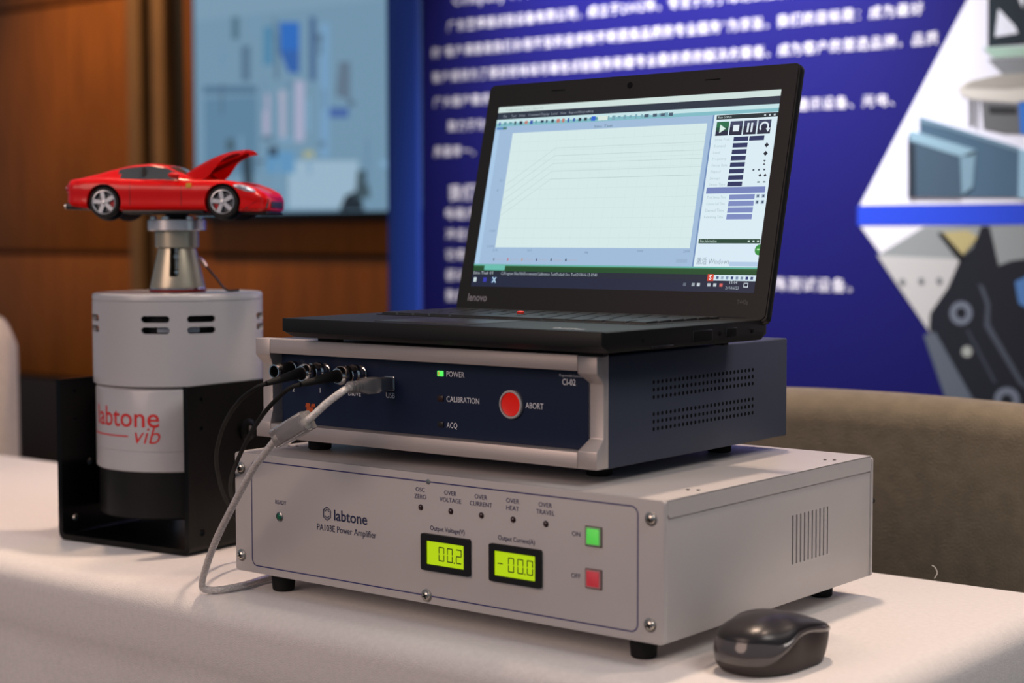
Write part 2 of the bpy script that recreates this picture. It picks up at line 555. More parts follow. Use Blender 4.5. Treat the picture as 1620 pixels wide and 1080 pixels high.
bprint('photo_white_field', [(-0.218, 0.363), (0.14, 0.99), (0.95, 0.99), (0.95, 0.363)], (212, 214, 226), 0)
bprint('blue_bar', [(-0.222, 0.362), (0.95, 0.362), (0.95, 0.3295), (-0.222, 0.3295)], (36, 66, 190), 0)
bprint('photo_grey_field', [(-0.216, 0.328), (0.95, 0.328), (0.95, -0.5), (0.46, -0.5)], (205, 205, 210), 0)
for nm, poly, rgb, lay in (
        ('machine_frame', [(0.003, 0.80), (0.134, 0.80), (0.136, 0.612), (0.005, 0.613)], (30, 42, 50), 1),
        ('frame_gap', [(0.017, 0.628), (0.022, 0.672), (0.05, 0.642), (0.055, 0.631)], (210, 216, 226), 2),
        ('frame_gap', [(0.042, 0.714), (0.073, 0.711), (0.062, 0.67)], (150, 175, 195), 2),
        ('frame_gap', [(0.10, 0.70), (0.125, 0.70), (0.125, 0.64), (0.075, 0.64)], (200, 206, 216), 2),
        ('green_plate', [(-0.003, 0.612), (0.136, 0.608), (0.136, 0.594), (0.015, 0.595)], (150, 180, 165), 2),
        ('cone', [(0.005, 0.593), (0.136, 0.592), (0.137, 0.554), (0.034, 0.565)], (120, 125, 128), 1),
        ('round_table', [(-0.045, 0.55), (-0.029, 0.561), (0.024, 0.568), (0.137, 0.567), (0.137, 0.525), (0.056, 0.522), (-0.018, 0.531), (-0.037, 0.537)], (190, 188, 180), 2),
        ('round_table_top', [(-0.035, 0.551), (-0.02, 0.561), (0.024, 0.568), (0.137, 0.567), (0.137, 0.548), (0.04, 0.545)], (150, 148, 140), 3),
        ('under_frame', [(-0.005, 0.527), (0.058, 0.52), (0.137, 0.524), (0.139, 0.467), (0.036, 0.473), (-0.0, 0.482)], (95, 98, 100), 1),
        ('dark_slot', [(0.008, 0.519), (0.055, 0.515), (0.055, 0.505), (0.01, 0.508)], (45, 48, 52), 3),
        ('table_leg', [(-0.026, 0.531), (-0.016, 0.531), (-0.016, 0.49), (-0.024, 0.488)], (110, 112, 116), 2),
        ('table_leg', [(-0.014, 0.53), (-0.008, 0.53), (-0.009, 0.483), (-0.013, 0.484)], (150, 152, 156), 2),
        ('blue_hose', [(0.058, 0.524), (0.087, 0.523), (0.088, 0.471), (0.062, 0.472)], (50, 110, 190), 2),
        ('grey_block', [(-0.111, 0.508), (-0.061, 0.491), (0.059, 0.449), (0.139, 0.421), (0.14, 0.371), (-0.129, 0.376), (-0.13, 0.451), (-0.11, 0.458)], (66, 92, 112), 3),
        ('block_edge', [(-0.111, 0.508), (-0.096, 0.503), (0.059, 0.452), (0.059, 0.444), (-0.061, 0.485), (-0.111, 0.498)], (100, 128, 145), 4),
        ('front_block', [(-0.131, 0.478), (-0.119, 0.483), (-0.083, 0.474), (-0.011, 0.447), (-0.038, 0.442), (-0.037, 0.374), (-0.129, 0.376)], (62, 82, 98), 5),
        ('front_block_dark', [(-0.130, 0.468), (-0.118, 0.462), (-0.116, 0.376), (-0.129, 0.376)], (36, 46, 56), 6),
        ('front_block_top', [(-0.127, 0.486), (-0.114, 0.482), (-0.085, 0.473), (-0.011, 0.449), (-0.017, 0.441), (-0.038, 0.44), (-0.127, 0.469)], (128, 160, 175), 6),
        ('front_block_face', [(-0.038, 0.44), (-0.012, 0.449), (-0.016, 0.39), (-0.035, 0.378)], (112, 142, 158), 6),
        ('block_end', [(0.06, 0.45), (0.09, 0.44), (0.09, 0.371), (0.06, 0.371)], (135, 170, 190), 4),
        ('workshop_wall', [(-0.1, 0.327), (0.141, 0.33), (0.30, 0.33), (0.30, -0.3), (0.27, -0.3), (-0.184, 0.279)], (128, 134, 134), 1),
        ('workshop_floor', [(-0.184, 0.279), (-0.036, 0.274), (-0.051, 0.212), (-0.089, 0.18), (-0.06, 0.10), (0.00, 0.0), (0.03, -0.001)], (168, 168, 166), 2),
        ('yellow_board', [(-0.071, 0.317), (-0.025, 0.32), (-0.006, 0.31), (-0.036, 0.276)], (160, 150, 105), 3),
        ('black_rod', [(-0.076, 0.317), (-0.067, 0.317), (-0.027, 0.276), (-0.038, 0.272)], (22, 24, 26), 4),
        ('dark_machine', [(-0.001, 0.327), (0.013, 0.327), (0.029, 0.264), (0.05, 0.272), (0.142, 0.285), (0.30, 0.27), (0.30, -0.2), (0.147, -0.2), (0.028, -0.001), (-0.066, 0.118), (-0.089, 0.159), (-0.087, 0.185), (-0.057, 0.227), (-0.036, 0.274), (-0.014, 0.294)], (22, 26, 34), 4),
        ('grey_ramp', [(-0.098, 0.148), (-0.078, 0.154), (-0.005, 0.038), (0.012, -0.002), (-0.02, -0.004), (-0.054, 0.035)], (78, 86, 96), 5),
        ('machine_rail', [(-0.005, 0.235), (0.004, 0.231), (0.016, 0.203), (0.016, 0.17), (0.074, 0.079), (0.147, 0.028), (0.147, 0.02), (0.066, 0.077), (0.007, 0.166), (0.009, 0.201)], (62, 68, 78), 5),
        ('machine_edge', [(-0.025, 0.16), (-0.02, 0.16), (0.03, 0.075), (0.024, 0.075)], (48, 54, 64), 5),
        ('blue_glint', [(0.057, 0.239), (0.092, 0.255), (0.093, 0.19), (0.064, 0.204)], (70, 110, 160), 5)):
    bprint(nm, poly, rgb, lay)


def bring(x, z, r0, r1, rgb, lay, name='printed_ring'):
    b = bmesh.new()
    lathe(b, [(r0, 0), (r1, 0), (r1, 0.0006 + 0.0003 * lay), (r0, 0.0006 + 0.0003 * lay), (r0, 0)], T(x + OX, 0, z + OZ) @ RX(PI / 2), 28)
    obj(name, b, mat('print ring %d' % rgb[0], srgb(*rgb), 0.45), bd, smooth=False)


bring(-0.033, 0.186, 0.009, 0.0195, (92, 100, 112), 6)
bring(0.047, 0.048, 0.010, 0.0215, (92, 100, 112), 6)
bring(-0.022, 0.124, 0.0, 0.009, (140, 145, 140), 6, 'printed_dot')
for x, z in ((-0.138, 0.236), (-0.104, 0.238), (-0.072, 0.239)):
    bring(x, z, 0.0, 0.005, (100, 104, 106), 4, 'printed_dot')

M_bt = mat('white backdrop print', srgb(226, 224, 232), 0.5)
EM = 0.0226


def btext(s, x, z, em=EM, m=None, bold=0.0, pitch=None):
    me = text_mesh(s, None, None, 'LEFT', res=1, off=bold * 0.3, spacing=1.22)
    xs = [v.co.x for v in me.vertices]
    if pitch is None:
        k = em
    else:
        k = pitch * len(s) / (max(xs) - min(xs))
    for v in me.vertices:
        v.co.x *= k
        v.co.y = (v.co.y - 0.38) * em
    o = obj('lettering', me, m or M_bt, bd, smooth=False)
    o.matrix_local = T(x + OX, -0.0005, z + OZ) @ RX(PI / 2)
    return o


btext('Company Profile', -1.125, 0.786, 0.030, bold=0.01)
btext('广东莱博通试验设备有限公司，成立于2002年。专注于为了环境试验设备与振动', -1.138, 0.734, bold=0.018)
btext('的“客户满意是我们永恒不变的追求和不断提高品质的专业服务”为宗旨。我们的目标是：成为最好', -1.180, 0.684, bold=0.018)
btext('客户提供为了更好的环境可靠性试验服务和最专业最优质的解决方案者。成为客户的首选品牌。品质', -1.180, 0.634, bold=0.018)
btext('广大客户需求和期望，航空航天、汽车电子、', -1.176, 0.584, bold=0.018)
btext('通讯设备、光电、', -0.340, 0.538, bold=0.018)
btext('致力于为船舶、军工、高校', -1.138, 0.534, bold=0.018)
btext('质量第一。', -1.176, 0.484, bold=0.018)
btext('我们的服务', -1.136, 0.400, 0.034, bold=0.03)
for i, s in enumerate(('电磁式振动台', '冲击试验台', '功率放大器', '振动控制仪', '数据采集器')):
    btext(s, -1.145, 0.358 - 0.0415 * i, 0.025, bold=0.018)
btext('可定制振动系统与特殊测试设备。', -0.640, 0.228, 0.0258, bold=0.018)

# ------------------------------------------------------------------ table and cloth
TX_0, TX_1, TY_0, TY_1 = -1.20, 0.603, -0.050, 0.440
table = thing('folding_table', 'long narrow folding table hidden under the white cloth', 'table', (-0.3, 0.195, FLOOR_Z))
bm = bmesh.new()
box(bm, TX_0 + 0.3 + 0.024, TX_1 + 0.3 - 0.024, TY_0 - 0.195 + 0.024, TY_1 - 0.195 - 0.024, 0.720, 0.7465, 0.003)
obj('tabletop', bm, M_wood, table)
for sx in (-0.8, 0.8):
    for sy in (-0.2, 0.2):
        bm = bmesh.new()
        cyl(bm, 0.014, 0.0, 0.72, T(sx, sy, 0), 12)
        obj('leg', bm, M_black, table)


def cloth_mesh():
    """one sheet: flat top, rounded edge, hanging skirt with soft folds and an ironed crease."""
    t = bmesh.new()
    R = 0.022
    prof = [(0.0, 0.0)]           # (outward from the inner edge, z)
    for i in range(1, 9):
        a = math.radians(90 * i / 8)
        prof.append((R * math.sin(a), -R + R * math.cos(a)))
    for z in (-0.034, -0.045, -0.0545, -0.060, -0.066, -0.08, -0.11, -0.16, -0.24, -0.34, -0.46, -0.58, -0.70):
        prof.append((R, z))
    pts = []
    # perimeter of the inner rectangle, outward normals
    x0, x1, y0, y1 = TX_0 + R, TX_1 - R, TY_0 + R, TY_1 - R

    def side(a, b, nrm, n):
        for i in range(n):
            f = i / n
            pts.append((a[0] + (b[0] - a[0]) * f, a[1] + (b[1] - a[1]) * f, nrm[0], nrm[1]))

    def corner(c, a0, n=6):
        for i in range(n):
            a = math.radians(a0 + 90 * i / n)
            pts.append((c[0], c[1], math.cos(a), math.sin(a)))
    side((x0, y0), (x1, y0), (0, -1), 150)
    corner((x1, y0), -90)
    side((x1, y0), (x1, y1), (1, 0), 50)
    corner((x1, y1), 0)
    side((x1, y1), (x0, y1), (0, 1), 60)
    corner((x0, y1), 90)
    side((x0, y1), (x0, y0), (-1, 0), 30)
    corner((x0, y0), 180)
    rings = []
    s = 0.0
    for i, (x, y, nx, ny) in enumerate(pts):
        s += 0.012
        ring = []
        for d, z in prof:
            fall = max(0.0, -z - 0.06)
            wv = 0.020 * fall / 0.64 * (math.sin(s * 21.0) + 0.6 * math.sin(s * 47.0 + 1.0)) + 0.03 * fall
            k = d + wv
            if -0.064 < z < -0.05:
                k -= 0.0007 if abs(z + 0.0545) < 0.001 else 0.0
            k -= 0.0035 * min(1.0, max(0.0, (-z - 0.0545) / 0.012))
            wob = 0.0012 * math.sin(x * 17 + 2) * (1 if z < -0.02 else 0)
            ring.append(t.verts.new((x + nx * k, y + ny * k, z + wob)))
        rings.append(ring)
    n = len(rings)
    for i in range(n):
        a, b = rings[i], rings[(i + 1) % n]
        for j in range(len(prof) - 1):
            t.faces.new((a[j], a[j + 1], b[j + 1], b[j]))
    t.faces.new([r[0] for r in rings])
    bmesh.ops.remove_doubles(t, verts=t.verts, dist=1e-6)
    bmesh.ops.recalc_face_normals(t, faces=t.faces)
    return t


cl = obj('tablecloth', cloth_mesh(), M_cloth, None, ang=80)
tag(cl, 'white cloth draped over the long table under the equipment', 'tablecloth')
bm = bmesh.new()
tube(bm, [(0.470, 0.425, 0.0012), (0.4713, 0.428, 0.006), (0.468, 0.430, 0.0105), (0.465, 0.430, 0.0118)], 0.00032, 6)
th = obj('loose_thread', bm, mat('white thread', (0.8, 0.76, 0.7), 0.8))
tag(th, 'tiny loose white thread curling up from the back edge of the tablecloth', 'thread')

# ------------------------------------------------------------------ chairs behind the table
M_ch = mat('beige woven upholstery', (0.235, 0.19, 0.13), 0.95, spec=0.1, noise=0.12, nscale=60, bump=0.8, bscale=600, sheen=0.4)
M_ch_lit = mat('light-brightened chair fabric', (0.70, 0.58, 0.47), 0.95, spec=0.1, noise=0.05, nscale=60, bump=0.5, bscale=600, sheen=0.3)  # downlight falling on the left chair is painted into this paler colour
M_leg = mat('dark wood leg', (0.03, 0.015, 0.008), 0.4)


def chair(name, label, loc, rz, mt, wid, top, crown=0.012):
    c = thing(name, label, 'chair', loc, rz)
    # backrest: padded slab bowed along its width, top edge crowned
    t = bmesh.new()
    nx, nr = 20, 16
    rings = []
    hw = wid / 2
    for i in range(nx + 1):
        u = -1 + 2 * i / nx
        x = u * hw
        yb = 0.05 * u * u * -1.0           # ends curve towards the sitter
        ztop = top - crown * u * u - 0.035 * max(0, (abs(u) - 0.90) / 0.10) ** 2
        zb = 0.44
        thk = 0.034 * (1 if abs(u) < 0.97 else 0.6)
        ring = []
        sect = []
        for k in range(9):
            a = math.radians(180 * k / 8)
            sect.append((math.cos(a) * thk, ztop - thk + math.sin(a) * thk))
        sect = [(thk, zb)] + [(thk, zb + (ztop - thk - zb) * 0.5)] + sect + [(-thk, zb + (ztop - thk - zb) * 0.5), (-thk, zb)]
        for y, z in sect:
            ring.append(t.verts.new((x, yb + y, z)))
        rings.append(ring)
    for a, b in zip(rings, rings[1:]):
        for j in range(len(a)):
            k = (j + 1) % len(a)
            t.faces.new((a[j], a[k], b[k], b[j]))
    t.faces.new(rings[0])
    t.faces.new(rings[-1])
    bmesh.ops.recalc_face_normals(t, faces=t.faces)
    obj('backrest', t, mt, c, ang=70)
    b = bmesh.new()
    box(b, -hw + 0.01, hw - 0.01, -0.44, -0.036, 0.38, 0.47, 0.02, 3)
    obj('seat', b, mt, c)
    for sx in (-1, 1):
        for sy in (-0.41, -0.01):
            b = bmesh.new()
            lathe(b, [(0, 0), (0.012, 0), (0.018, 0.38), (0, 0.38)], T(sx * (hw - 0.04), sy - 0.02 if sy < -0.1 else sy - 0.045, 0), 10)
            obj('leg', b, M_leg, c)
    return c


chair('upholstered_chair', 'beige fabric chair back behind the right end of the table', (0.30, 0.63, FLOOR_Z), PI + 0.0, M_ch, 0.56, 0.899, 0.016)
chair('lit_chair', 'chair with bright light painted into its fabric colour, cut off by the left edge of the picture', (-1.59, 0.64, FLOOR_Z), PI, M_ch_lit, 0.50, 0.936, 0.006)

# ------------------------------------------------------------------ power amplifier
AW, AH, AD, AZ = 0.4579, 0.1059, 0.3225, 0.018
amp = thing('power_amplifier', 'light grey power amplifier box with green displays, bottom of the stack on the cloth', 'amplifier', (0, 0, 0))
bm = bmesh.new()
box(bm, 0.001, AW - 0.0012, 0.004, AD, AZ, AZ + AH - 0.0012, 0.0012)
case = obj('case', bm, M_amp, amp)
# side ventilation slots, really cut
cb = bmesh.new()
for i in range(10):
    y = 0.1880 + 0.00645 * i
    box(cb, AW - 0.006, AW + 0.01, y - 0.0011, y + 0.0011, 0.0487, 0.0888)
    box(cb, -0.01, 0.006, y - 0.0011, y + 0.0011, 0.0487, 0.0888)
cut(case, cb)
bm = bmesh.new()
for i in range(10):
    y = 0.1880 + 0.00645 * i
    box(bm, AW - 0.0058, AW - 0.0050, y - 0.0009, y + 0.0009, 0.0489, 0.0886)
obj('vent_shadow_mesh', bm, mat('vent grey gauze', (0.10, 0.12, 0.12), 0.7), amp)
# folded cover with side lips
bm = bmesh.new()
box(bm, 0.0, AW, 0.0045, AD - 0.001, AZ + AH - 0.0014, AZ + AH, 0.0005)
for x0, x1 in ((0.0, 0.0013), (AW - 0.0013, AW)):
    prism(bm, [(0.0045, AZ + AH - 0.0005), (0.0045, 0.1135), (0.0075, 0.1105), (AD - 0.001, 0.1105), (AD - 0.001, AZ + AH - 0.0005)], x0, x1, SIDE)
obj('top_cover', bm, M_amp, amp)
# front panel
bm = bmesh.new()
prism(bm, rrect(0, AW, AZ, AZ + AH, 0.003), -0.0045, 0.0, FRONT, 0, 0.0004)
obj('front_panel', bm, M_amp, amp)
bm = bmesh.new()
prism(bm, rrect(0, AW, AZ, AZ + AH - 0.002, 0.002), -AD - 0.003, -AD, FRONT, 0, 0.0003)
obj('rear_panel', bm, M_amp, amp)
bm = bmesh.new()
lathe(bm, [(0, 0), (0.003, 0), (0.003, 0.006), (0, 0.006)], T(AW - 0.004, AD + 0.003, 0.083) @ RX(-PI / 2), 14)
obj('rear_terminal', bm, M_black, amp)
PY = -0.0003
# border line
bm = bmesh.new()
o_ = rrect(0.0210, 0.4354, 0.0242, 0.1180, 0.0065, 6)
i_ = rrect(0.0220, 0.4344, 0.0252, 0.1170, 0.0055, 6)
t = bmesh.new()
va = [t.verts.new((x, -0.0002, z)) for x, z in o_]
vb = [t.verts.new((x, -0.0002, z)) for x, z in i_]
for i in range(len(va)):
    j = (i + 1) % len(va)
    t.faces.new((va[i], va[j], vb[j], vb[i]))
merge(bm, t)
obj('border_line', bm, mat('border blue print', srgb(48, 48, 110), 0.5), amp, smooth=False)


def screw(parent, x, z, r=0.0040, y=0.0, m=M_steel):
    b = bmesh.new()
    M = T(x, y, z) @ RX(PI / 2)
    lathe(b, [(r * 1.35, 0), (r * 1.35, 0.0004), (r * 1.05, 0.0006), (r, 0.0006), (r * 0.98, 0.0012), (r * 0.75, 0.0022), (r * 0.35, 0.0027), (0, 0.0028)], M, 20)
    o = obj('screw', b, m, parent)
    c = bmesh.new()
    for a in (0.4, 0.4 + PI / 2):
        box(c, -r * 0.62, r * 0.62, -r * 0.11, r * 0.11, 0.0022, 0.00295, 0, M=M @ RZ(a))
    obj('cross_slot', c, M_dark, o)
    return o


for x, z in ((0.0080, 0.1101), (0.0076, 0.0319), (0.2279, 0.0246), (0.4465, 0.1099), (0.4460, 0.0318)):
    screw(amp, x, z)
bm = bmesh.new()
lathe(bm, [(0.0022, 0), (0.0022, 0.0004), (0.0008, 0.0005), (0, 0.0005)], T(0.2302, 0, 0.1176) @ RX(PI / 2), 16)
obj('blind_rivet', bm, M_steel, amp)
for x, y in ((0.4454, 0.0574), (0.4439, 0.2727), (0.014, 0.0574), (0.014, 0.2727)):
    for dx in (-0.0035, 0.0035):
        bm = bmesh.new()
        lathe(bm, [(0.0012, 0), (0.0016, 0.0005), (0, 0.0008)], T(x + dx, y + dx * 0.5, AZ + AH), 10)
        obj('cover_screw', bm, M_dark, amp)
# feet
for x, y in ((0.0355, 0.024), (0.4238, 0.024), (0.4231, 0.2975), (0.0355, 0.2975)):
    bm = bmesh.new()
    lathe(bm, [(0, 0), (0.0085, 0), (0.0098, 0.0012), (0.0112, AZ), (0, AZ)], T(x, y, 0.0003), 24)
    obj('foot', bm, M_rubber, amp)
# labels
front_text(amp, 'READY', 0.0585, 0.0822, PY, M_ink, 0.0036, 0.0135)
M_led_g = mat('green indicator', (0.01, 0.16, 0.08), 0.15, coat=0.5)
M_led_d = mat('unlit indicator', (0.035, 0.010, 0.010), 0.15, coat=0.6)
M_bez = mat('indicator collar', (0.30, 0.30, 0.30), 0.25, metal=0.9)


def led(parent, x, z, r, m, bez=None, y=0.0):
    b = bmesh.new()
    M = T(x, y, z) @ RX(PI / 2)
    if bez:
        lathe(b, [(bez, 0), (bez, 0.0006), (r * 1.05, 0.0012), (r * 1.0, 0.0004), (r, 0)], M, 22)
        h = obj('indicator_collar', b, M_bez, parent)
    else:
        lathe(b, [(r * 1.2, 0), (r * 1.2, 0.0003), (r, 0.0004), (r, 0)], M, 20)
        h = obj('indicator_collar', b, M_black, parent)
    b = bmesh.new()
    lathe(b, [(r, 0), (r, 0.0006), (r * 0.8, 0.0011), (r * 0.4, 0.0015), (0, 0.0016)], M, 20)
    obj('indicator_lens', b, m, h)


led(amp, 0.0569, 0.0713, 0.0030, M_led_g, 0.0042)
for x, a, b_ in ((0.2219, 'OSC', 'ZERO'), (0.2541, 'OVER', 'VOLTAGE'), (0.2859, 'OVER', 'CURRENT'), (0.3179, 'OVER', 'HEAT'), (0.3499, 'OVER', 'TRAVEL')):
    front_text(amp, a, x - 0.0004, 0.1087, PY, M_ink, 0.0036)
    front_text(amp, b_, x - 0.0004, 0.1030, PY, M_ink, 0.0036)
    led(amp, x, 0.0959, 0.0021, M_led_d)
# logo mark: stacked hexagon strokes
lg = bmesh.new()
cx, cz, R0 = 0.1150, 0.0799, 0.0062
hexp = [(cx + R0 * 0.87 * math.sin(math.radians(60 * k)), cz + R0 * math.cos(math.radians(60 * k))) for k in range(6)]
for k in range(6):
    a, b_ = hexp[k], hexp[(k + 1) % 6]
    for q in ((0.0, 0.0009), (0.0019, 0.0028)) if k not in (1, 4) else ((0.0, 0.0013),):
        ring = []
        for (x, z) in (a, b_):
            d = math.hypot(x - cx, z - cz)
            ring.append((cx + (x - cx) * (d - q[0]) / d, cz + (z - cz) * (d - q[0]) / d))
        for (x, z) in (b_, a):
            d = math.hypot(x - cx, z - cz)
            ring.append((cx + (x - cx) * (d - q[1]) / d, cz + (z - cz) * (d - q[1]) / d))
        lg.faces.new([lg.verts.new((x, PY, z)) for x, z in ring])
obj('logo_mark', lg, M_inkn, amp, smooth=False)
front_text(amp, 'labtone', 0.1235, 0.0752, PY, M_inkn, 0.0092, 0.0385, 'LEFT', off=0.012)
front_text(amp, 'PA103E Power Amplifier', 0.1030, 0.0650, PY, M_inkn, 0.0055, 0.0695, 'LEFT')
front_text(amp, 'Output Voltage(V)', 0.2503, 0.0787, PY, M_ink, 0.0038, 0.0362)
front_text(amp, 'Output Current(A)', 0.3210, 0.0787, PY, M_ink, 0.0038, 0.0362)

SEG = {'0': 'abcdef', '2': 'abged', '-': 'g'}
M_lcd = mat('lit yellow green display', (0.30, 0.42, 0.02), 0.3, emit=srgb(178, 214, 0), estr=0.72)
M_seg = mat('dark display segment', (0.03, 0.045, 0.01), 0.5)


def display(x0, x1, z0, z1, sx0, sx1, sz0, sz1, chars):
    b = bmesh.new()
    prism(b, rrect(x0, x1, z0, z1, 0.0016, 3), -0.002, 0.0030, FRONT)
    fr = obj('display_bezel', b, M_black, amp)
    c = bmesh.new()
    box(c, sx0 - 0.0012, sx1 + 0.0012, -0.01, -0.0012, sz0 - 0.0012, sz1 + 0.0012)
    cut(fr, c)
    b = bmesh.new()
    box(b, sx0 - 0.001, sx1 + 0.001, -0.0016, -0.0006, sz0 - 0.001, sz1 + 0.001)
    obj('display_glass', b, M_lcd, fr)
    h = 0.0117
    wd = 0.0060
    st = 0.0009
    b = bmesh.new()

    def quad(xa, xb, za, zb):
        b.faces.new([b.verts.new(p) for p in ((xa, -0.00175, za), (xb, -0.00175, za), (xb, -0.00175, zb), (xa, -0.00175, zb))])
    zc = (sz0 + sz1) / 2
    za, zm, zb = zc - h / 2, zc, zc + h / 2
    for ch, x in chars:
        if ch == '.':
            quad(x, x + 0.0010, za - 0.0003, za + 0.0009)
            continue
        for s in SEG[ch]:
            g = 0.0004
            if s == 'a':
                quad(x + g, x + wd - g, zb - st, zb)
            if s == 'd':
                quad(x + g, x + wd - g, za, za + st)
            if s == 'g':
                quad(x + g, x + wd - g, zm - st / 2, zm + st / 2)
            if s == 'b':
                quad(x + wd - st, x + wd, zm + g, zb - g)
            if s == 'c':
                quad(x + wd - st, x + wd, za + g, zm - g)
            if s == 'f':
                quad(x, x + st, zm + g, zb - g)
            if s == 'e':
                quad(x, x + st, za + g, zm - g)
    obj('display_digits', b, M_seg, fr, smooth=False)


display(0.2241, 0.2752, 0.0460, 0.0757, 0.2308, 0.2685, 0.0521, 0.0690, (('0', 0.2423), ('0', 0.2513), ('.', 0.2583), ('2', 0.2606)))
display(0.2955, 0.3465, 0.0459, 0.0755, 0.3016, 0.3402, 0.0518, 0.0691, (('-', 0.3030), ('0', 0.3140), ('0', 0.3232), ('.', 0.3302), ('0', 0.3326)))


def push(x0, x1, z0, z1, rgb, label, glowing):
    b = bmesh.new()
    prism(b, rrect(x0, x1, z0, z1, 0.0006), 0, 0.0013, FRONT, 0, 0.0003)
    fr = obj('button_frame', b, mat('button surround', (0.16, 0.11, 0.10), 0.35), amp)
    b = bmesh.new()
    prism(b, rrect(x0 + 0.0008, x1 - 0.0008, z0 + 0.0008, z1 - 0.0008, 0.0008), 0.0, 0.0019, FRONT, 0, 0.0004)
    obj('button_rim', b, mat('pale button rim ' + label, tuple(0.55 * c + 0.22 for c in srgb(*rgb)), 0.35), fr)
    b = bmesh.new()
    prism(b, rrect(x0 + 0.0019, x1 - 0.0019, z0 + 0.0019, z1 - 0.0019, 0.0010), 0.0, 0.0023, FRONT, 0, 0.0004)
    m = mat('button ' + label, srgb(*rgb), 0.35, emit=srgb(*rgb) if glowing else None, estr=glowing)
    obj('button_cap', b, m, fr)


push(0.3878, 0.4029, 0.0836, 0.0990, (92, 214, 84), 'ON', 0.45)
push(0.3878, 0.4029, 0.0518, 0.0670, (205, 62, 72), 'OFF', 0.20)
front_text(amp, 'ON', 0.3787, 0.0897, PY, M_ink, 0.0036)
front_text(amp, 'OFF', 0.3784, 0.0579, PY, M_ink, 0.0036)

# ------------------------------------------------------------------ calibration controller
CW, CH, CD = 0.3862, 0.0882, 0.2793
ci = thing('calibration_controller', 'dark blue controller with silver frame and red abort button, stacked on the grey amplifier', 'controller', (-0.0029, 0.0290, 0.1359), 0.0142)
XL = 0.0155
bm = bmesh.new()
box(bm, XL + 0.0006, CW - 0.0006, 0.0008, CD, 0.0006, CH - 0.0006, 0.0014, 3)
obj('case', bm, M_case, ci)
# perforations of the right flank
bm = bmesh.new()
for gz in (0.0513, 0.0259):
    for r_ in range(3):
        for i in range(26):
            y = 0.0638 + (0.2186 - 0.0638) * i / 25
            lathe(bm, [(0, 0), (0.0017, 0)], T(CW - 0.0006 + 0.00008, y, gz + 0.00595 * r_) @ RY(PI / 2), 8)
pf = obj('vent_perforations', bm, M_dark, ci, smooth=False)
pf['kind'] = 'stuff'
# rails
FD = 0.0148          # how far the frame stands in front of the case
SW = 0.0181
ZB, ZT = 0.0016, 0.0887
for z0, z1 in ((0.0762, ZT), (ZB, 0.0140)):
    bm = bmesh.new()
    box(bm, XL + SW + 0.0002, CW - SW - 0.0002, -FD, 0.0006, z0, z1, 0.0006)
    obj('frame_rail', bm, M_alu, ci)
# corner uprights: forward at top and bottom, stepped back in the middle
prof = [(-FD, ZB), (-FD, 0.0150), (-0.0061, 0.0245), (-0.0061, 0.0664), (-FD, 0.0745), (-FD, ZT), (0.0006, ZT), (0.0006, ZB)]
for x0, x1 in ((XL, XL + SW), (CW - SW, CW)):
    bm = bmesh.new()
    prism(bm, prof, x0, x1, SIDE)
    inner = x1 if x0 == XL else x0
    for v in bm.verts:
        if abs(v.co.x - inner) < 1e-5 and abs(v.co.y + 0.0061) < 1e-5:
            v.co.x += -0.0058 if x0 == XL else 0.0054
    bmesh.ops.recalc_face_normals(bm, faces=bm.faces)
    bmesh.ops.bevel(bm, geom=bm.edges[:], offset=0.0005, segments=2, affect='EDGES', profile=0.5)
    obj('frame_upright', bm, M_alu, ci)
# front foil set back inside the frame
bm = bmesh.new()
box(bm, XL + 0.004, CW - 0.004, 0.0, 0.0012, 0.0130, 0.0772)
obj('front_foil', bm, M_navy, ci, smooth=False)
FY = -0.0002
# status lamps
M_lg = mat('lit green lamp', (0.1, 0.5, 0.1), 0.3, emit=(0.08, 0.95, 0.12), estr=0.9)
M_lo = mat('unlit lamp', (0.035, 0.016, 0.014), 0.3)
M_lo2 = mat('unlit smoked lamp', (0.02, 0.018, 0.020), 0.3)
for z, m, s in ((0.0662, M_lg, 'POWER'), (0.0456, M_lo, 'CALIBRATION'), (0.0241, M_lo2, 'ACQ')):
    bm = bmesh.new()
    box(bm, 0.2156, 0.2218, -0.0010, 0.0006, z - 0.0023, z + 0.0023, 0.0004)
    o = obj('status_lamp', bm, m, ci)
    if s == 'POWER':
        bm = bmesh.new()
        box(bm, 0.2168, 0.2182, -0.0014, -0.0009, z - 0.0016, z + 0.0016, 0.0002)
        obj('lamp_core', bm, mat('lamp core amber', (0.4, 0.2, 0.05), 0.3, emit=(0.5, 0.35, 0.05), estr=0.8), o)
    front_text(ci, s, 0.2251, z - 0.0022, FY, M_wtext, 0.0046, {'POWER': 0.0190, 'CALIBRATION': 0.0344, 'ACQ': 0.0112}[s], 'LEFT')
# abort button
bm = bmesh.new()
lathe(bm, [(0.0115, 0), (0.0115, 0.0022), (0.0108, 0.0028), (0.0098, 0.0028), (0.0094, 0.0010), (0.0094, 0)], T(0.2932, 0.0, 0.0452) @ RX(PI / 2), 40)
ab = obj('abort_ring', bm, mat('pale ring', (0.62, 0.58, 0.56), 0.3, metal=0.3), ci)
bm = bmesh.new()
lathe(bm, [(0.0093, 0), (0.0093, 0.0016), (0.0090, 0.0020), (0.0080, 0.0018), (0.0040, 0.0015), (0, 0.0014)], T(0.2932, 0.0, 0.0452) @ RX(PI / 2), 40)
obj('abort_cap', bm, mat('bright red cap', (0.75, 0.012, 0.006), 0.35, emit=(1.0, 0.015, 0.003), estr=0.15), ab)
front_text(ci, 'ABORT', 0.3069, 0.0430, FY, M_wtext, 0.0047, 0.0176, 'LEFT')
front_text(ci, 'CI-02', 0.3429, 0.0635, FY, M_wtext, 0.0048, 0.0128, 'LEFT', off=0.01)
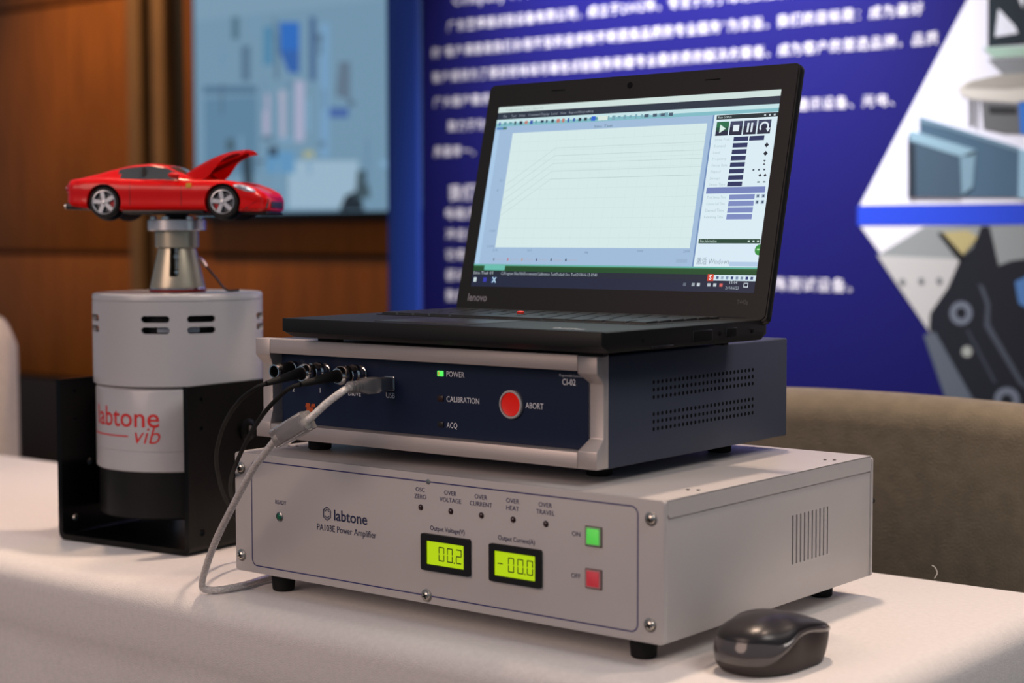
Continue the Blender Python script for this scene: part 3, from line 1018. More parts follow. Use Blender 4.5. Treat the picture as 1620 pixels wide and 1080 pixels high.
front_text(ci, 'Programmable Controller', 0.3402, 0.0700, FY, M_wtext, 0.0019, 0.0226, 'LEFT')
front_text(ci, 'USB', 0.1583, 0.0428, FY, M_wtext, 0.0046, 0.0098, 'LEFT')
front_text(ci, 'DRIVE', 0.1145, 0.0422, FY, M_wtext, 0.0042, 0.0145, 'LEFT')
front_text(ci, '1', 0.0805, 0.0428, FY, M_wtext, 0.0044)
front_text(ci, '2', 0.0478, 0.0418, FY, M_wtext, 0.0044)
bm = bmesh.new()
for k, (xx, zz, ww, hh) in enumerate(((0.0622, 0.0288, 0.0060, 0.0038), (0.0632, 0.0250, 0.0090, 0.0040), (0.0626, 0.0208, 0.0055, 0.0044), (0.0692, 0.0294, 0.0050, 0.0030))):
    bm.faces.new([bm.verts.new(p) for p in ((xx, FY, zz), (xx + ww, FY, zz), (xx + ww, FY, zz + hh), (xx + 0.001, FY, zz + hh))])
obj('orange_emblem', bm, mat('orange print', srgb(190, 84, 34), 0.5), ci, smooth=False)
# BNC jacks
for x in (0.0516, 0.0866, 0.1293):
    bm = bmesh.new()
    M = T(x, 0.0, 0.0615) @ RX(PI / 2)
    lathe(bm, [(0.0075, 0), (0.0075, 0.0015), (0.0062, 0.0022), (0.0062, 0.0035), (0.0048, 0.0040), (0.0048, 0.0165), (0.0040, 0.0165), (0.0040, 0.004), (0, 0.004)], M, 28)
    j = obj('coax_jack', bm, M_chrome, ci)
    bm = bmesh.new()
    cyl(bm, 0.0012, 0.003, 0.014, M, 10)
    obj('centre_pin', bm, M_steel, j)
    bm = bmesh.new()
    for s in (-1, 1):
        box(bm, s * 0.0058 - 0.0009, s * 0.0058 + 0.0009, -0.0009, 0.0009, 0.0105, 0.0125, 0.0003, M=M)
    obj('bayonet_lug', bm, M_chrome, j)
bm = bmesh.new()
lathe(bm, [(0.0072, 0.0040), (0.0072, 0.0150), (0.0064, 0.0230), (0.0058, 0.0260), (0.0050, 0.0260), (0.0050, 0.0040), (0.0072, 0.0040)], T(0.0516, 0.0, 0.0615) @ RX(PI / 2), 28)
obj('jack_cap', bm, M_black, ci)
bm = bmesh.new()
lathe(bm, [(0.0079, 0.0020), (0.0079, 0.0075), (0.0073, 0.0080), (0.0073, 0.0020)], T(0.0516, 0.0, 0.0615) @ RX(PI / 2), 28)
lathe(bm, [(0.0062, 0.0250), (0.0062, 0.0275), (0.0052, 0.0275), (0.0052, 0.0250)], T(0.0516, 0.0, 0.0615) @ RX(PI / 2), 28)
obj('jack_collar', bm, M_chrome, ci)
# USB-B socket
bm = bmesh.new()
prism(bm, rrect(0.1560, 0.1682, 0.0488, 0.0610, 0.0012), -0.0004, 0.0007, FRONT, 0, 0.0002)
obj('usb_socket', bm, M_chrome, ci)
for x, y in ((0.050, 0.030), (CW - 0.04, 0.045), (CW - 0.04, CD - 0.05), (0.035, CD - 0.05)):
    bm = bmesh.new()
    lathe(bm, [(0, 0), (0.0095, 0), (0.0105, 0.001), (0.0105, 0.0125), (0, 0.0125)], T(x, y, -0.0119), 24)
    obj('foot', bm, M_rubber, ci)

# ------------------------------------------------------------------ laptop
LW, LD, LT = 0.3417, 0.2305, 0.0210
lap = thing('laptop', 'open black laptop with vibration software on screen, on top of the stack', 'laptop', (0.0692, -0.0122, 0.2242), -0.0154)
LX = 0.004
bm = bmesh.new()    # wedge base seen from the side, extruded across
side_prof = [(0.0, 0.0195), (0.0012, 0.0210), (LD - 0.004, 0.0218), (LD, 0.0205), (LD, 0.0085), (LD - 0.010, 0.0040), (0.012, 0.0045), (0.001, 0.0095)]
t = bmesh.new()
rows = []
for x, ins in ((LX, 0.006), (LX + 0.0015, 0.0012), (LX + 0.006, 0.0), (LX + LW - 0.006, 0.0), (LX + LW - 0.0015, 0.0012), (LX + LW, 0.006)):
    rows.append([t.verts.new((x, min(max(y, ins), LD - ins), (z if z > 0.012 else z + ins * 0.7) - (0.0008 if ins > 0.004 and z > 0.012 else 0))) for y, z in side_prof])
for a, b in zip(rows, rows[1:]):
    for j in range(len(a)):
        k = (j + 1) % len(a)
        t.faces.new((a[j], a[k], b[k], b[j]))
t.faces.new(rows[0])
t.faces.new(rows[-1])
bmesh.ops.recalc_face_normals(t, faces=t.faces)
merge(bm, t)
base = obj('base', bm, M_lap, lap)
for x in (0.03, LW - 0.03):
    for y in (0.034, LD - 0.03):
        bm = bmesh.new()
        box(bm, x - 0.012, x + 0.012, y - 0.004, y + 0.004, 0.0, 0.006, 0.001)
        obj('rubber_foot', bm, M_rubber, lap)
# deck: keyboard, palm rest, pointing stick, touchpad


def decky(y):
    return 0.0210 + 0.0008 * (y / LD)


bm = bmesh.new()
box(bm, LX + 0.024, LX + LW - 0.024, 0.092, 0.203, decky(0.14) - 0.0002, decky(0.14) + 0.0005, 0.0003)
kb = obj('keyboard_tray', bm, M_black, lap)
kw = (LW - 0.048 - 0.006) / 15.0
keyrows = [
    (0.0950, [1, 1, 1, 1.25, 5.25, 1.25, 1, 1, 1.25, 1]),
    (0.1135, [2.25] + [1] * 10 + [2.75]),
    (0.1320, [1.75] + [1] * 11 + [2.25]),
    (0.1505, [1.5] + [1] * 12 + [1.5]),
    (0.1690, [1] * 13 + [2]),
]
for y, ws in keyrows:
    x = LX + 0.027
    tot = sum(ws)
    for wv in ws:
        wd = wv * kw * 15 / tot
        bm = bmesh.new()
        t = bmesh.new()
        zb = decky(y)
        x0, x1, y0, y1 = x + 0.0009, x + wd - 0.0009, y, y + 0.0165
        lo = [t.verts.new(p) for p in ((x0, y0, zb), (x1, y0, zb), (x1, y1, zb), (x0, y1, zb))]
        hi = [t.verts.new(p) for p in ((x0 + .0008, y0 + .0006, zb + .0022), (x1 - .0008, y0 + .0006, zb + .0022), (x1 - .0008, y1 - .0008, zb + .0026), (x0 + .0008, y1 - .0008, zb + .0026))]
        t.faces.new(hi)
        for i in range(4):
            t.faces.new((lo[i], lo[(i + 1) % 4], hi[(i + 1) % 4], hi[i]))
        merge(bm, t)
        obj('key', bm, M_key, kb, smooth=False)
        x += wd
for i in range(16):
    x = LX + 0.027 + (LW - 0.054) * i / 16
    bm = bmesh.new()
    box(bm, x + 0.0008, x + (LW - 0.054) / 16 - 0.0008, 0.189, 0.199, decky(0.19), decky(0.19) + 0.0022, 0.0005, 1)
    obj('key', bm, M_key, kb, smooth=False)
bm = bmesh.new()
lathe(bm, [(0.0026, 0), (0.0030, 0.0022), (0.0034, 0.0036), (0.0026, 0.0044), (0, 0.0047)], T(LX + 0.150, 0.140, decky(0.14)), 16)
obj('pointing_stick', bm, mat('red rubber nub', (0.65, 0.03, 0.02), 0.6), lap)
bm = bmesh.new()
box(bm, LX + 0.10, LX + 0.20, 0.012, 0.085, decky(0.05) - 0.0004, decky(0.05) + 0.0004, 0.0003)
obj('touchpad', bm, mat('touchpad black', (0.02, 0.02, 0.021), 0.35), lap)
me = text_mesh('ThinkPad', 0.0055, 0.030, 'CENTER', off=0.02)
o = obj('lettering', me, M_wtext, lap, smooth=False)
o.matrix_local = T(LX + 0.296, 0.016, decky(0.018) + 0.0002)
# side ports on the right flank
XS = LX + LW - 0.0012
for y0, y1, z0, z1, nm in ((0.118, 0.146, 0.0072, 0.0170, 'network_port'), (0.165, 0.182, 0.0090, 0.0170, 'display_port'), (0.062, 0.092, 0.0060, 0.0076, 'card_slot')):
    bm = bmesh.new()
    box(bm, XS - 0.003, XS + 0.0014, y0, y1, z0, z1, 0.0008)
    pr = obj(nm, bm, mat('port trim', (0.05, 0.05, 0.055), 0.25, metal=0.6), lap)
    bm = bmesh.new()
    box(bm, XS + 0.0006, XS + 0.0018, y0 + 0.0012, y1 - 0.0012, z0 + 0.0006, z1 - 0.0010, 0.0004)
    obj('port_opening', bm, M_dark, pr)
for y in (0.052, 0.157, 0.205):
    bm = bmesh.new()
    lathe(bm, [(0.0016, 0), (0.0016, 0.0017), (0, 0.0017)], T(XS, y, 0.0125) @ RY(PI / 2), 12)
    obj('socket_hole', bm, M_dark, lap)
# lid
TILT = 0.2405
lid = bpy.data.objects.new('lid', None)
COL.objects.link(lid)
lid.parent = lap
LXC = 0.0094
lid.matrix_local = T(LW / 2 + LXC, LD - 0.012, LT) @ RX(-TILT)
LH = 0.2202
bm = bmesh.new()
prism(bm, rrect(-LW / 2, LW / 2, -0.003, LH, 0.006), -0.0075, 0.0, FRONT, 0, 0.0009)
obj('lid_shell', bm, M_lap, lid)
SWd, SHt, SB = 0.3116, 0.1752, 0.0224
bm = bmesh.new()    # raised bezel frame round the panel
o_ = rrect(-LW / 2 + 0.0015, LW / 2 - 0.0015, 0.0, LH - 0.0015, 0.005, 5)
i_ = rrect(-SWd / 2, SWd / 2, SB, SB + SHt, 0.0008, 5)
t = bmesh.new()
A_ = [t.verts.new((x, -0.0012, z)) for x, z in o_]
B_ = [t.verts.new((x, -0.0012, z)) for x, z in i_]
C_ = [t.verts.new((x, -0.0001, z)) for x, z in i_]
D_ = [t.verts.new((x, 0.0, z)) for x, z in o_]
for P, Q in ((A_, B_), (B_, C_), (D_, A_)):
    for i in range(len(P)):
        j = (i + 1) % len(P)
        t.faces.new((P[i], P[j], Q[j], Q[i]))
bmesh.ops.recalc_face_normals(t, faces=t.faces)
merge(bm, t)
obj('bezel', bm, mat('bezel black', (0.011, 0.011, 0.0115), 0.42, spec=0.3, bump=0.05, bscale=2500), lid)
bm = bmesh.new()
lathe(bm, [(0.0030, 0), (0.0030, 0.0003), (0.0018, 0.0004), (0, 0.0002)], T(-0.003, -0.0012, LH - 0.010) @ RX(PI / 2), 16)
obj('webcam', bm, M_dark, lid)
for x in (-0.085, 0.085):
    bm = bmesh.new()
    box(bm, x - 0.008, x + 0.008, -0.0014, -0.0010, LH - 0.0105, LH - 0.0095, 0.0001)
    obj('microphone_slit', bm, M_dark, lid)
front_text(lid, 'lenovo', -SWd / 2 - 0.0005, 0.0085, -0.0014, mat('silver badge', (0.30, 0.29, 0.31), 0.35, metal=0.4), 0.0070, 0.0235, 'LEFT', off=0.02)
front_text(lid, 'T440p', SWd / 2 - 0.004, 0.0125, -0.0014, mat('dim badge', (0.08, 0.08, 0.085), 0.4), 0.0038, 0.011, 'RIGHT')
for x in (-0.125, 0.125):
    bm = bmesh.new()
    cyl(bm, 0.0052, -0.018, 0.018, T(x + LXC, 0.0035, -0.0005) @ RY(PI / 2), 16, 0.001)
    obj('hinge', bm, M_lap, lid)

# --- the picture on the screen: one flat sheet of lit areas
SM = [glow('screen ground', srgb(214, 232, 236), 1.0)]
SI = {}
sb = bmesh.new()
scr_lay = [0]


def sc_mat(rgb):
    if rgb not in SI:
        SI[rgb] = len(SM)
        SM.append(glow('screen %d %d %d' % rgb, srgb(*rgb), 1.0))
    return SI[rgb]


def spt(u, v, y):
    return (-SWd / 2 + u * SWd, y, SB + (1 - v) * SHt)


def sq(u0, v0, u1, v1, rgb):
    spoly([(u0, v0), (u0, v1), (u1, v1), (u1, v0)], rgb)


def spoly(pts, rgb):
    scr_lay[0] += 1
    y = -0.00012 - 0.0000025 * scr_lay[0]
    f = sb.faces.new([sb.verts.new(spt(u, v, y)) for u, v in pts])
    f.material_index = sc_mat(rgb)


def sline(u0, v0, u1, v1, wd, rgb):
    du, dv = (u1 - u0) * SWd, (v1 - v0) * SHt
    L = math.hypot(du, dv)
    nx, ny = -dv / L * wd / 2 / SWd, du / L * wd / 2 / SHt
    spoly([(u0 + nx, v0 + ny), (u0 - nx, v0 - ny), (u1 - nx, v1 - ny), (u1 + nx, v1 + ny)], rgb)


def stext(body, u, v, cap, rgb, width=None, align='LEFT', **k):
    scr_lay[0] += 1
    y = -0.00012 - 0.0000025 * scr_lay[0]
    me = text_mesh(body, cap, width, align, res=1, **k)
    mi = sc_mat(rgb)
    x0, _, z0 = spt(u, v, 0)
    vm = [sb.verts.new((x0 + p.co.x, y, z0 + p.co.y)) for p in me.vertices]
    for p in me.polygons:
        try:
            f = sb.faces.new([vm[i] for i in p.vertices])
            f.material_index = mi
        except ValueError:
            pass
    bpy.data.meshes.remove(me)


random.seed(3)
sb.faces.new([sb.verts.new(spt(u, v, -0.0001)) for u, v in ((0, 0), (0, 1), (1, 1), (1, 0))])
sq(0, 0, 1, 0.032, (206, 224, 220))
stext('Calibration Test - Sine 01', 0.03, 0.024, 0.0022, (150, 168, 168), 0.045)
sq(0, 0.032, 1, 0.071, (40, 50, 66))
sq(0, 0.071, 1, 0.092, (196, 226, 230))
sq(0, 0.092, 1, 0.111, (128, 186, 196))
for i, (s, u) in enumerate((('File', .024), ('Test', .055), ('Setup', .086), ('Command', .122), ('Display', .172), ('Level', .212), ('View', .245), ('Report', .278), ('Windows', .310), ('Help', .350))):
    stext(s, u, 0.060, 0.0024, (150, 160, 172))
for i in range(34):
    u = 0.010 + 0.0205 * i
    if u > 0.66:
        break
    c = random.choice(((40, 60, 90), (60, 90, 170), (50, 70, 80), (190, 120, 110), (90, 150, 160), (30, 40, 60)))
    if u > 0.40:
        c = (120, 165, 180)
    hgt = random.uniform(0.008, 0.016)
    sq(u, 0.0915 - hgt / 2, u + random.uniform(0.006, 0.012), 0.0915 + hgt, c)
for u in (0.555, 0.585, 0.612, 0.64):
    sq(u, 0.086, u + 0.014, 0.103, (70, 90, 110))
sq(0.365, 0.082, 0.380, 0.106, (50, 100, 210))
sq(0.39, 0.082, 0.425, 0.106, (215, 230, 222))
sq(0, 0.111, 0.801, 0.876, (158, 186, 216))
sq(0, 0.111, 0.018, 0.876, (168, 200, 230))
sq(0.004, 0.114, 0.045, 0.128, (90, 140, 190))
sq(0.03, 0.114, 0.045, 0.128, (70, 120, 110))
stext('Sine Test', 0.380, 0.144, 0.0024, (70, 90, 110), 0.021)
sq(0.072, 0.151, 0.774, 0.784, (212, 232, 232))
for i in range(1, 12):
    v = 0.151 + 0.633 * i / 12
    sline(0.072, v, 0.774, v, 0.00022, (196, 218, 219))
for i in range(1, 20):
    u = 0.072 + 0.702 * (1 - (1 - i / 20) ** 1.0)
    sline(u, 0.151, u, 0.784, 0.00018, (200, 221, 222))
for k in range(5):
    v = 0.245 + 0.042 * k
    sline(0.248, v, 0.774, v, 0.00035, (178, 200, 198))
    sline(0.075, v + 0.195, 0.248, v, 0.00035, (180, 202, 200))
for s, u, v in (('0.1', .05, .42), ('g', .045, .47), ('0.001', .04, .70), ('0.0001', .04, .785), ('5.00', .066, .806), ('10.0', .20, .806), ('Hz', .415, .815), ('1000', .60, .806), ('2000', .755, .806)):
    stext(s, u, v, 0.0024, (110, 135, 160))
for i in range(6):
    u = 0.072 + 0.055 * i
    sq(u, 0.842, u + 0.005, 0.856, ((120, 130, 150), (190, 110, 120), (190, 150, 130), (90, 90, 130), (60, 70, 90), (40, 50, 70))[i])
    sline(u + 0.009, 0.849, u + 0.045, 0.849, 0.0012, (165, 180, 205))
sq(0.735, 0.838, 0.772, 0.858, (150, 176, 205))
# right hand tool panel
sq(0.795, 0.111, 1, 0.876, (216, 234, 242))
sq(0.790, 0.111, 0.795, 0.876, (110, 140, 185))
sq(0.803, 0.114, 1, 0.136, (28, 44, 50))
stext('Run Status', 0.808, 0.131, 0.0024, (190, 205, 205), 0.0135)
for u in (0.955, 0.970, 0.985):
    sq(u, 0.121, u + 0.006, 0.130, (190, 205, 210))
bw, bh = 0.0405, 0.071
for i, u in enumerate((0.806, 0.8505, 0.895, 0.940)):
    sq(u, 0.148, u + bw, 0.148 + bh, (30, 36, 62))
    sq(u, 0.148, u + bw, 0.176, (34, 108, 72) if i == 0 else (58, 66, 96))
    if i == 0:
        sq(u, 0.176, u + bw, 0.195, (28, 78, 62))
        spoly([(u + .012, .162), (u + .012, .206), (u + .032, .184)], (214, 236, 226))
    elif i == 1:
        sq(u + .011, .168, u + .030, .200, (222, 234, 240))
    elif i == 2:
        sq(u + .011, .160, u + .017, .207, (214, 226, 236))
        sq(u + .023, .160, u + .029, .207, (214, 226, 236))
    else:
        cu, cv = u + bw / 2, 0.184
        for q in range(10):
            a0, a1 = math.radians(-40 + 26 * q), math.radians(-40 + 26 * (q + 1))
            ro, ri = 0.0047, 0.0031
            spoly([(cu + ro * math.cos(a0) / SWd, cv - ro * math.sin(a0) / SHt), (cu + ro * math.cos(a1) / SWd, cv - ro * math.sin(a1) / SHt),
                   (cu + ri * math.cos(a1) / SWd, cv - ri * math.sin(a1) / SHt), (cu + ri * math.cos(a0) / SWd, cv - ri * math.sin(a0) / SHt)], (220, 232, 240))
        spoly([(cu + .006, .192), (cu + .020, .190), (cu + .013, .210)], (220, 232, 240))
rows_t = ('Drive Peak', 'Demand', 'Level', 'Frequency', 'Sweep Rate', 'Elapsed', 'Sweeps', 'Sweep Type')
for i in range(8):
    v = 0.2275 + 0.0323 * i
    stext(rows_t[i], 0.808, v + 0.018, 0.0024, (172, 192, 198))
    sq(0.868, v, 0.915, v + 0.0225, (36, 48, 92))
    if i == 0:
        sq(0.918, v, 0.965, v + 0.0225, (36, 48, 92))
for u, v in ((0.976, 0.275), (0.976, 0.317), (0.968, 0.425), (0.984, 0.425)):
    r_ = 0.0022 if u == 0.976 else 0.0015
    spoly([(u - r_ / SWd, v), (u, v + r_ / SHt), (u + r_ / SWd, v), (u, v - r_ / SHt)], (20, 32, 44))
spoly([(0.972, 0.350), (0.980, 0.350), (0.976, 0.360)], (20, 32, 44))
spoly([(0.972, 0.374), (0.976, 0.364), (0.980, 0.374)], (20, 32, 44))
for u in (0.945, 0.962, 0.979):
    sq(u - 0.003, 0.393, u + 0.003, 0.401, (50, 66, 84))
for u in (0.966, 0.984):
    sq(u - 0.004, 0.455, u + 0.004, 0.461, (60, 76, 90))
sq(0.803, 0.480, 0.990, 0.511, (112, 128, 184))
for i, s in enumerate(('Total Sweep Time', 'Current Full Time', 'Elapsed Time', 'Remaining Time')):
    v = 0.517 + 0.0328 * i
    stext(s, 0.808, v + 0.019, 0.0024, (170, 190, 196), 0.019)
    sq(0.880, v, 0.960, v + 0.0255, (120, 136, 190))
for u, v in ((0.970, 0.528), (0.987, 0.528), (0.970, 0.558), (0.987, 0.558)):
    sq(u - 0.005, v - 0.010, u + 0.005, v + 0.008, (160, 178, 200))
    sq(u - 0.002, v - 0.007, u + 0.003, v + 0.005, (60, 80, 104))
sq(0.801, 0.738, 0.997, 0.760, (24, 66, 48))
stext('Run Information', 0.806, 0.755, 0.0026, (200, 220, 214), 0.0165)
for u in (0.958, 0.973, 0.987):
    sq(u, 0.745, u + 0.006, 0.753, (200, 220, 214))
sq(0.803, 0.760, 1, 0.872, (214, 232, 244))
sq(0.91, 0.850, 1, 0.872, (176, 200, 228))
stext('激活 Windows', 0.803, 0.862, 0.0048, (140, 156, 170), 0.033)
ball = [(1.0, 0.765)] + [(0.997 - 0.0042 * math.sin(math.radians(a)) / SWd * 1.0, 0.791 - 0.0046 * math.cos(math.radians(a)) / SHt) for a in range(0, 181, 20)] + [(1.0, 0.817)]
spoly(ball, (46, 140, 60))
sq(0.990, 0.786, 0.998, 0.793, (170, 230, 160))
# status strip and task bar
sq(0, 0.876, 1, 0.914, (28, 74, 38))
sq(0, 0.876, 1, 0.884, (96, 176, 160))
sq(0, 0.884, 1, 0.890, (44, 92, 52))
sq(0.043, 0.880, 0.124, 0.909, (104, 186, 172))
sq(0, 0.914, 1, 0.942, (28, 36, 52))
stext('Sine Test 01', 0.003, 0.932, 0.0030, (190, 200, 206), 0.024)
stext('C:/Program Files/Vib/Documents/Calibration Test/Default Sine Test/2018-06-13 09:40', 0.112, 0.934, 0.0030, (170, 180, 190), 0.112)
sq(0, 0.942, 1, 1.0, (26, 34, 58))
sq(0.008, 0.950, 0.019, 0.974, (206, 222, 226))
sq(0.0133, 0.950, 0.0138, 0.974, (26, 34, 58))
sq(0.046, 0.950, 0.059, 0.974, (50, 56, 170))
sq(0.078, 0.946, 0.096, 0.978, (36, 64, 116))
stext('X', 0.080, 0.976, 0.0050, (190, 222, 240), off=0.02)
sq(0.846, 0.915, 0.999, 0.943, (206, 226, 236))
sq(0.846, 0.912, 0.866, 0.946, (208, 66, 50))
stext('S', 0.851, 0.940, 0.0044, (240, 240, 240), off=0.02)
for i in range(8):
    u = 0.874 + 0.0155 * i
    sq(u, 0.922, u + 0.008, 0.936, ((70, 90, 130), (150, 170, 190), (120, 140, 170), (40, 60, 110), (120, 140, 170), (120, 140, 160), (40, 50, 110), (60, 80, 120))[i])
for u, c in ((0.770, (90, 100, 116)), (0.798, (150, 160, 170)), (0.815, (200, 210, 216)), (0.849, (180, 190, 200)), (0.868, (190, 200, 206)), (0.888, (210, 96, 90))):
    sq(u, 0.957, u + 0.010, 0.973, c)
stext('15:04', 0.931, 0.958, 0.0026, (190, 200, 208), 0.0075, 'CENTER')
stext('2018/6/23', 0.929, 0.985, 0.0026, (170, 180, 190), 0.013, 'CENTER')
sq(0.964, 0.952, 0.978, 0.974, (210, 222, 228))
sq(0.966, 0.955, 0.976, 0.970, (26, 34, 58))
for f in sb.faces:
    f.normal_update()
    if f.normal.y > 0:
        f.normal_flip()
obj('screen_image', sb, SM, lid, smooth=False)

# ------------------------------------------------------------------ vibration shaker in its trunnion
SHX, SHY, SHR = -0.2515, 0.1490, 0.1092
shk = thing('vibration_shaker', 'grey cylindrical vibration shaker in a black U-shaped stand, left of the stack', 'shaker', (SHX, SHY, 0.0), SHR)
CAMA = math.atan2(-1.0176 - SHY, 1.1381 - SHX) - SHR       # local direction of the front slots
RU, RL = 0.0873, 0.0852
# trunnion: bent plate with two cheeks
HWD, DEP, PT = 0.0920, 0.0850, 0.0060
bm = bmesh.new()
outer = []
rr_ = 0.009
u_poly = [(-HWD, 0.1673)]
for i in range(7):
    a = math.radians(180 + 90 * i / 6)
    u_poly.append((-HWD + rr_ + rr_ * math.cos(a), rr_ + rr_ * math.sin(a)))
for i in range(7):
    a = math.radians(270 + 90 * i / 6)
    u_poly.append((HWD - rr_ + rr_ * math.cos(a), rr_ + rr_ * math.sin(a)))
u_poly += [(HWD, 0.1673), (HWD - PT, 0.1673)]
ri_ = rr_ - PT
for i in range(7):
    a = math.radians(0 - 90 * i / 6)
    u_poly.append((HWD - rr_ + ri_ * math.cos(a), rr_ + ri_ * math.sin(a)))
for i in range(7):
    a = math.radians(270 - 90 * i / 6)
    u_poly.append((-HWD + rr_ + ri_ * math.cos(a), rr_ + ri_ * math.sin(a)))
u_poly += [(-HWD + PT, 0.1673)]
prism(bm, u_poly, -DEP, DEP, FRONT)
bmesh.ops.translate(bm, verts=bm.verts, vec=(0, 0, 0.0003))
tr = obj('trunnion_stand', bm, M_trun, shk)
cb = bmesh.new()
for y, z, r in ((-0.066, 0.154, 0.0020), (-0.066, 0.125, 0.0020), (-0.046, 0.0780, 0.0034), (-0.067, 0.0215, 0.0036), (0.066, 0.0215, 0.0036), (0.046, 0.0780, 0.0034), (0.066, 0.154, 0.002), (0.066, 0.125, 0.002)):
    cyl(cb, r, -0.2, 0.2, T(0, y, z) @ RY(PI / 2), 16)
shk_m = tr.matrix_local.copy()
cut(tr, cb)
for s in (-1, 1):
    bm = bmesh.new()
    lathe(bm, [(0.011, 0), (0.011, 0.003), (0.008, 0.0045), (0.006, 0.0045), (0.005, 0.002), (0, 0.002)], T(s * HWD, 0.0, 0.118) @ RY(s * PI / 2), 24)
    pv = obj('pivot_bolt', bm, M_trun, tr)
    bm = bmesh.new()
    box(bm, -0.004, 0.004, -0.0012, 0.0012, 0.0046, 0.0060, 0.0004, M=T(s * HWD, 0.0, 0.118) @ RY(s * PI / 2))
    obj('pivot_key', bm, M_steel, pv)
# magnet pot: black foot, grey lower drum
bm = bmesh.new()
lathe(bm, [(0, 0.0300), (RL - 0.004, 0.0300), (RL - 0.0025, 0.0315), (RL - 0.0025, 0.0790), (0, 0.0790)], None, 96)
obj('lower_casing', bm, mat('dark anodised casing', (0.007, 0.0065, 0.0065), 0.42, spec=0.3), shk)
bm = bmesh.new()
lathe(bm, [(0, 0.0785), (RL - 0.001, 0.0785), (RL, 0.0795), (RL, 0.0985), (RL - 0.0006, 0.0990), (RL - 0.0006, 0.0994), (RL, 0.0999), (RL, 0.1590), (RL - 0.0006, 0.1608), (RL - 0.0025, 0.1625), (RL - 0.006, 0.1640), (0, 0.1640)], None, 96)
ld = obj('lower_drum', bm, M_shk, shk)
# support posts that carry the drum on the stand
bm = bmesh.new()
for s in (-1, 1):
    cyl(bm, 0.012, -0.004, 0.004, T(s * (RL - 0.0012), 0, 0.118) @ RY(PI / 2), 20)
obj('side_bearing', bm, M_trun, shk)
# upper drum: shell with cut slots, dark core
bm = bmesh.new()
lathe(bm, [(RU - 0.004, 0.1640), (RU - 0.0012, 0.1640), (RU, 0.1652), (RU, 0.2490), (RU - 0.0008, 0.2494), (RU - 0.0008, 0.2499), (RU, 0.2503), (RU, 0.2545), (RU - 0.0006, 0.2558), (RU - 0.002, 0.2566), (0.020, 0.2566), (0.020, 0.2546), (RU - 0.004, 0.2530), (RU - 0.004, 0.1640)], None, 128)
ud = obj('upper_drum', bm, M_shk, shk)
cb = bmesh.new()
for q in range(4):
    for da in (-15.2, 15.2):
        a = CAMA + math.radians(90 * q + da)
        for z in (0.2322, 0.2210):
            L, h = 0.0145, 0.0034
            pts = []
            for i in range(9):
                t_ = math.radians(-90 + 180 * i / 8)
                pts.append((L - h + h * math.cos(t_), h * math.sin(t_)))
            for i in range(9):
                t_ = math.radians(90 + 180 * i / 8)
                pts.append((-L + h + h * math.cos(t_), h * math.sin(t_)))
            prism(cb, pts, 0.06, 0.11, T(0, 0, z) @ RZ(a) @ Matrix(((0, 0, 1, 0), (1, 0, 0, 0), (0, 1, 0, 0), (0, 0, 0, 1))))
cut(ud, cb)
bm = bmesh.new()
lathe(bm, [(0, 0.166), (0.076, 0.166), (0.076, 0.250), (0, 0.250)], None, 48)
obj('coil_core', bm, mat('dark coil core', (0.012, 0.011, 0.011), 0.7), shk)
bm = bmesh.new()
for da in (-7.8, 7.8):
    a = CAMA + math.radians(da * 1.35)
    box(bm, 0.0772, 0.0800, -0.0065, 0.0065, 0.2185, 0.2240, 0.0008, M=RZ(a))
obj('coil_terminal', bm, mat('pale terminal', (0.5, 0.55, 0.62), 0.4), shk)


def wrap(me, R, a_right, z0):
    """bend a flat lettering mesh round the drum; its x = 0 sits at angle a_right."""
    for v in me.vertices:
        a = a_right + v.co.x / R
        x, y, z = R * math.cos(a), R * math.sin(a), z0 + v.co.y
        v.co = (x, y, z)
    return me


def subdiv(me, n=2):
    b = bmesh.new()
    b.from_mesh(me)
    bmesh.ops.triangulate(b, faces=b.faces[:])
    for _ in range(n):
        bmesh.ops.subdivide_edges(b, edges=[e for e in b.edges if e.calc_length() > 0.003], cuts=1)
        bmesh.ops.triangulate(b, faces=b.faces[:])
    b.to_mesh(me)
    b.free()
    return me


def cam_ang(px_off):                   # sine of the angle left of the viewing direction
    return CAMA + math.asin(px_off)


aR = cam_ang(-0.235)
me = subdiv(text_mesh('labtone', 0.0200, 0.0880, 'RIGHT', off=0.008), 3)
o = obj('lettering', wrap(me, RL + 0.0002, aR, 0.1240), M_red, ld, smooth=False)
me = subdiv(text_mesh('vib', 0.0172, 0.0275, 'RIGHT', shear=0.28, off=-0.004), 3)
o = obj('lettering', wrap(me, RL + 0.0002, aR + 0.01, 0.1075), M_red, ld, smooth=False)
bm = bmesh.new()
nb = 12
for i in range(nb):
    a0 = cam_ang(-0.99) + (cam_ang(-0.60) - cam_ang(-0.99)) * i / nb
    a1 = cam_ang(-0.99) + (cam_ang(-0.60) - cam_ang(-0.99)) * (i + 1) / nb
    R_ = RL + 0.0002
    bm.faces.new([bm.verts.new(p) for p in ((R_ * math.cos(a0), R_ * math.sin(a0), 0.1135), (R_ * math.cos(a1), R_ * math.sin(a1), 0.1135), (R_ * math.cos(a1), R_ * math.sin(a1), 0.1150), (R_ * math.cos(a0), R_ * math.sin(a0), 0.1150))])
obj('logo_stroke', bm, M_red, ld, smooth=False)

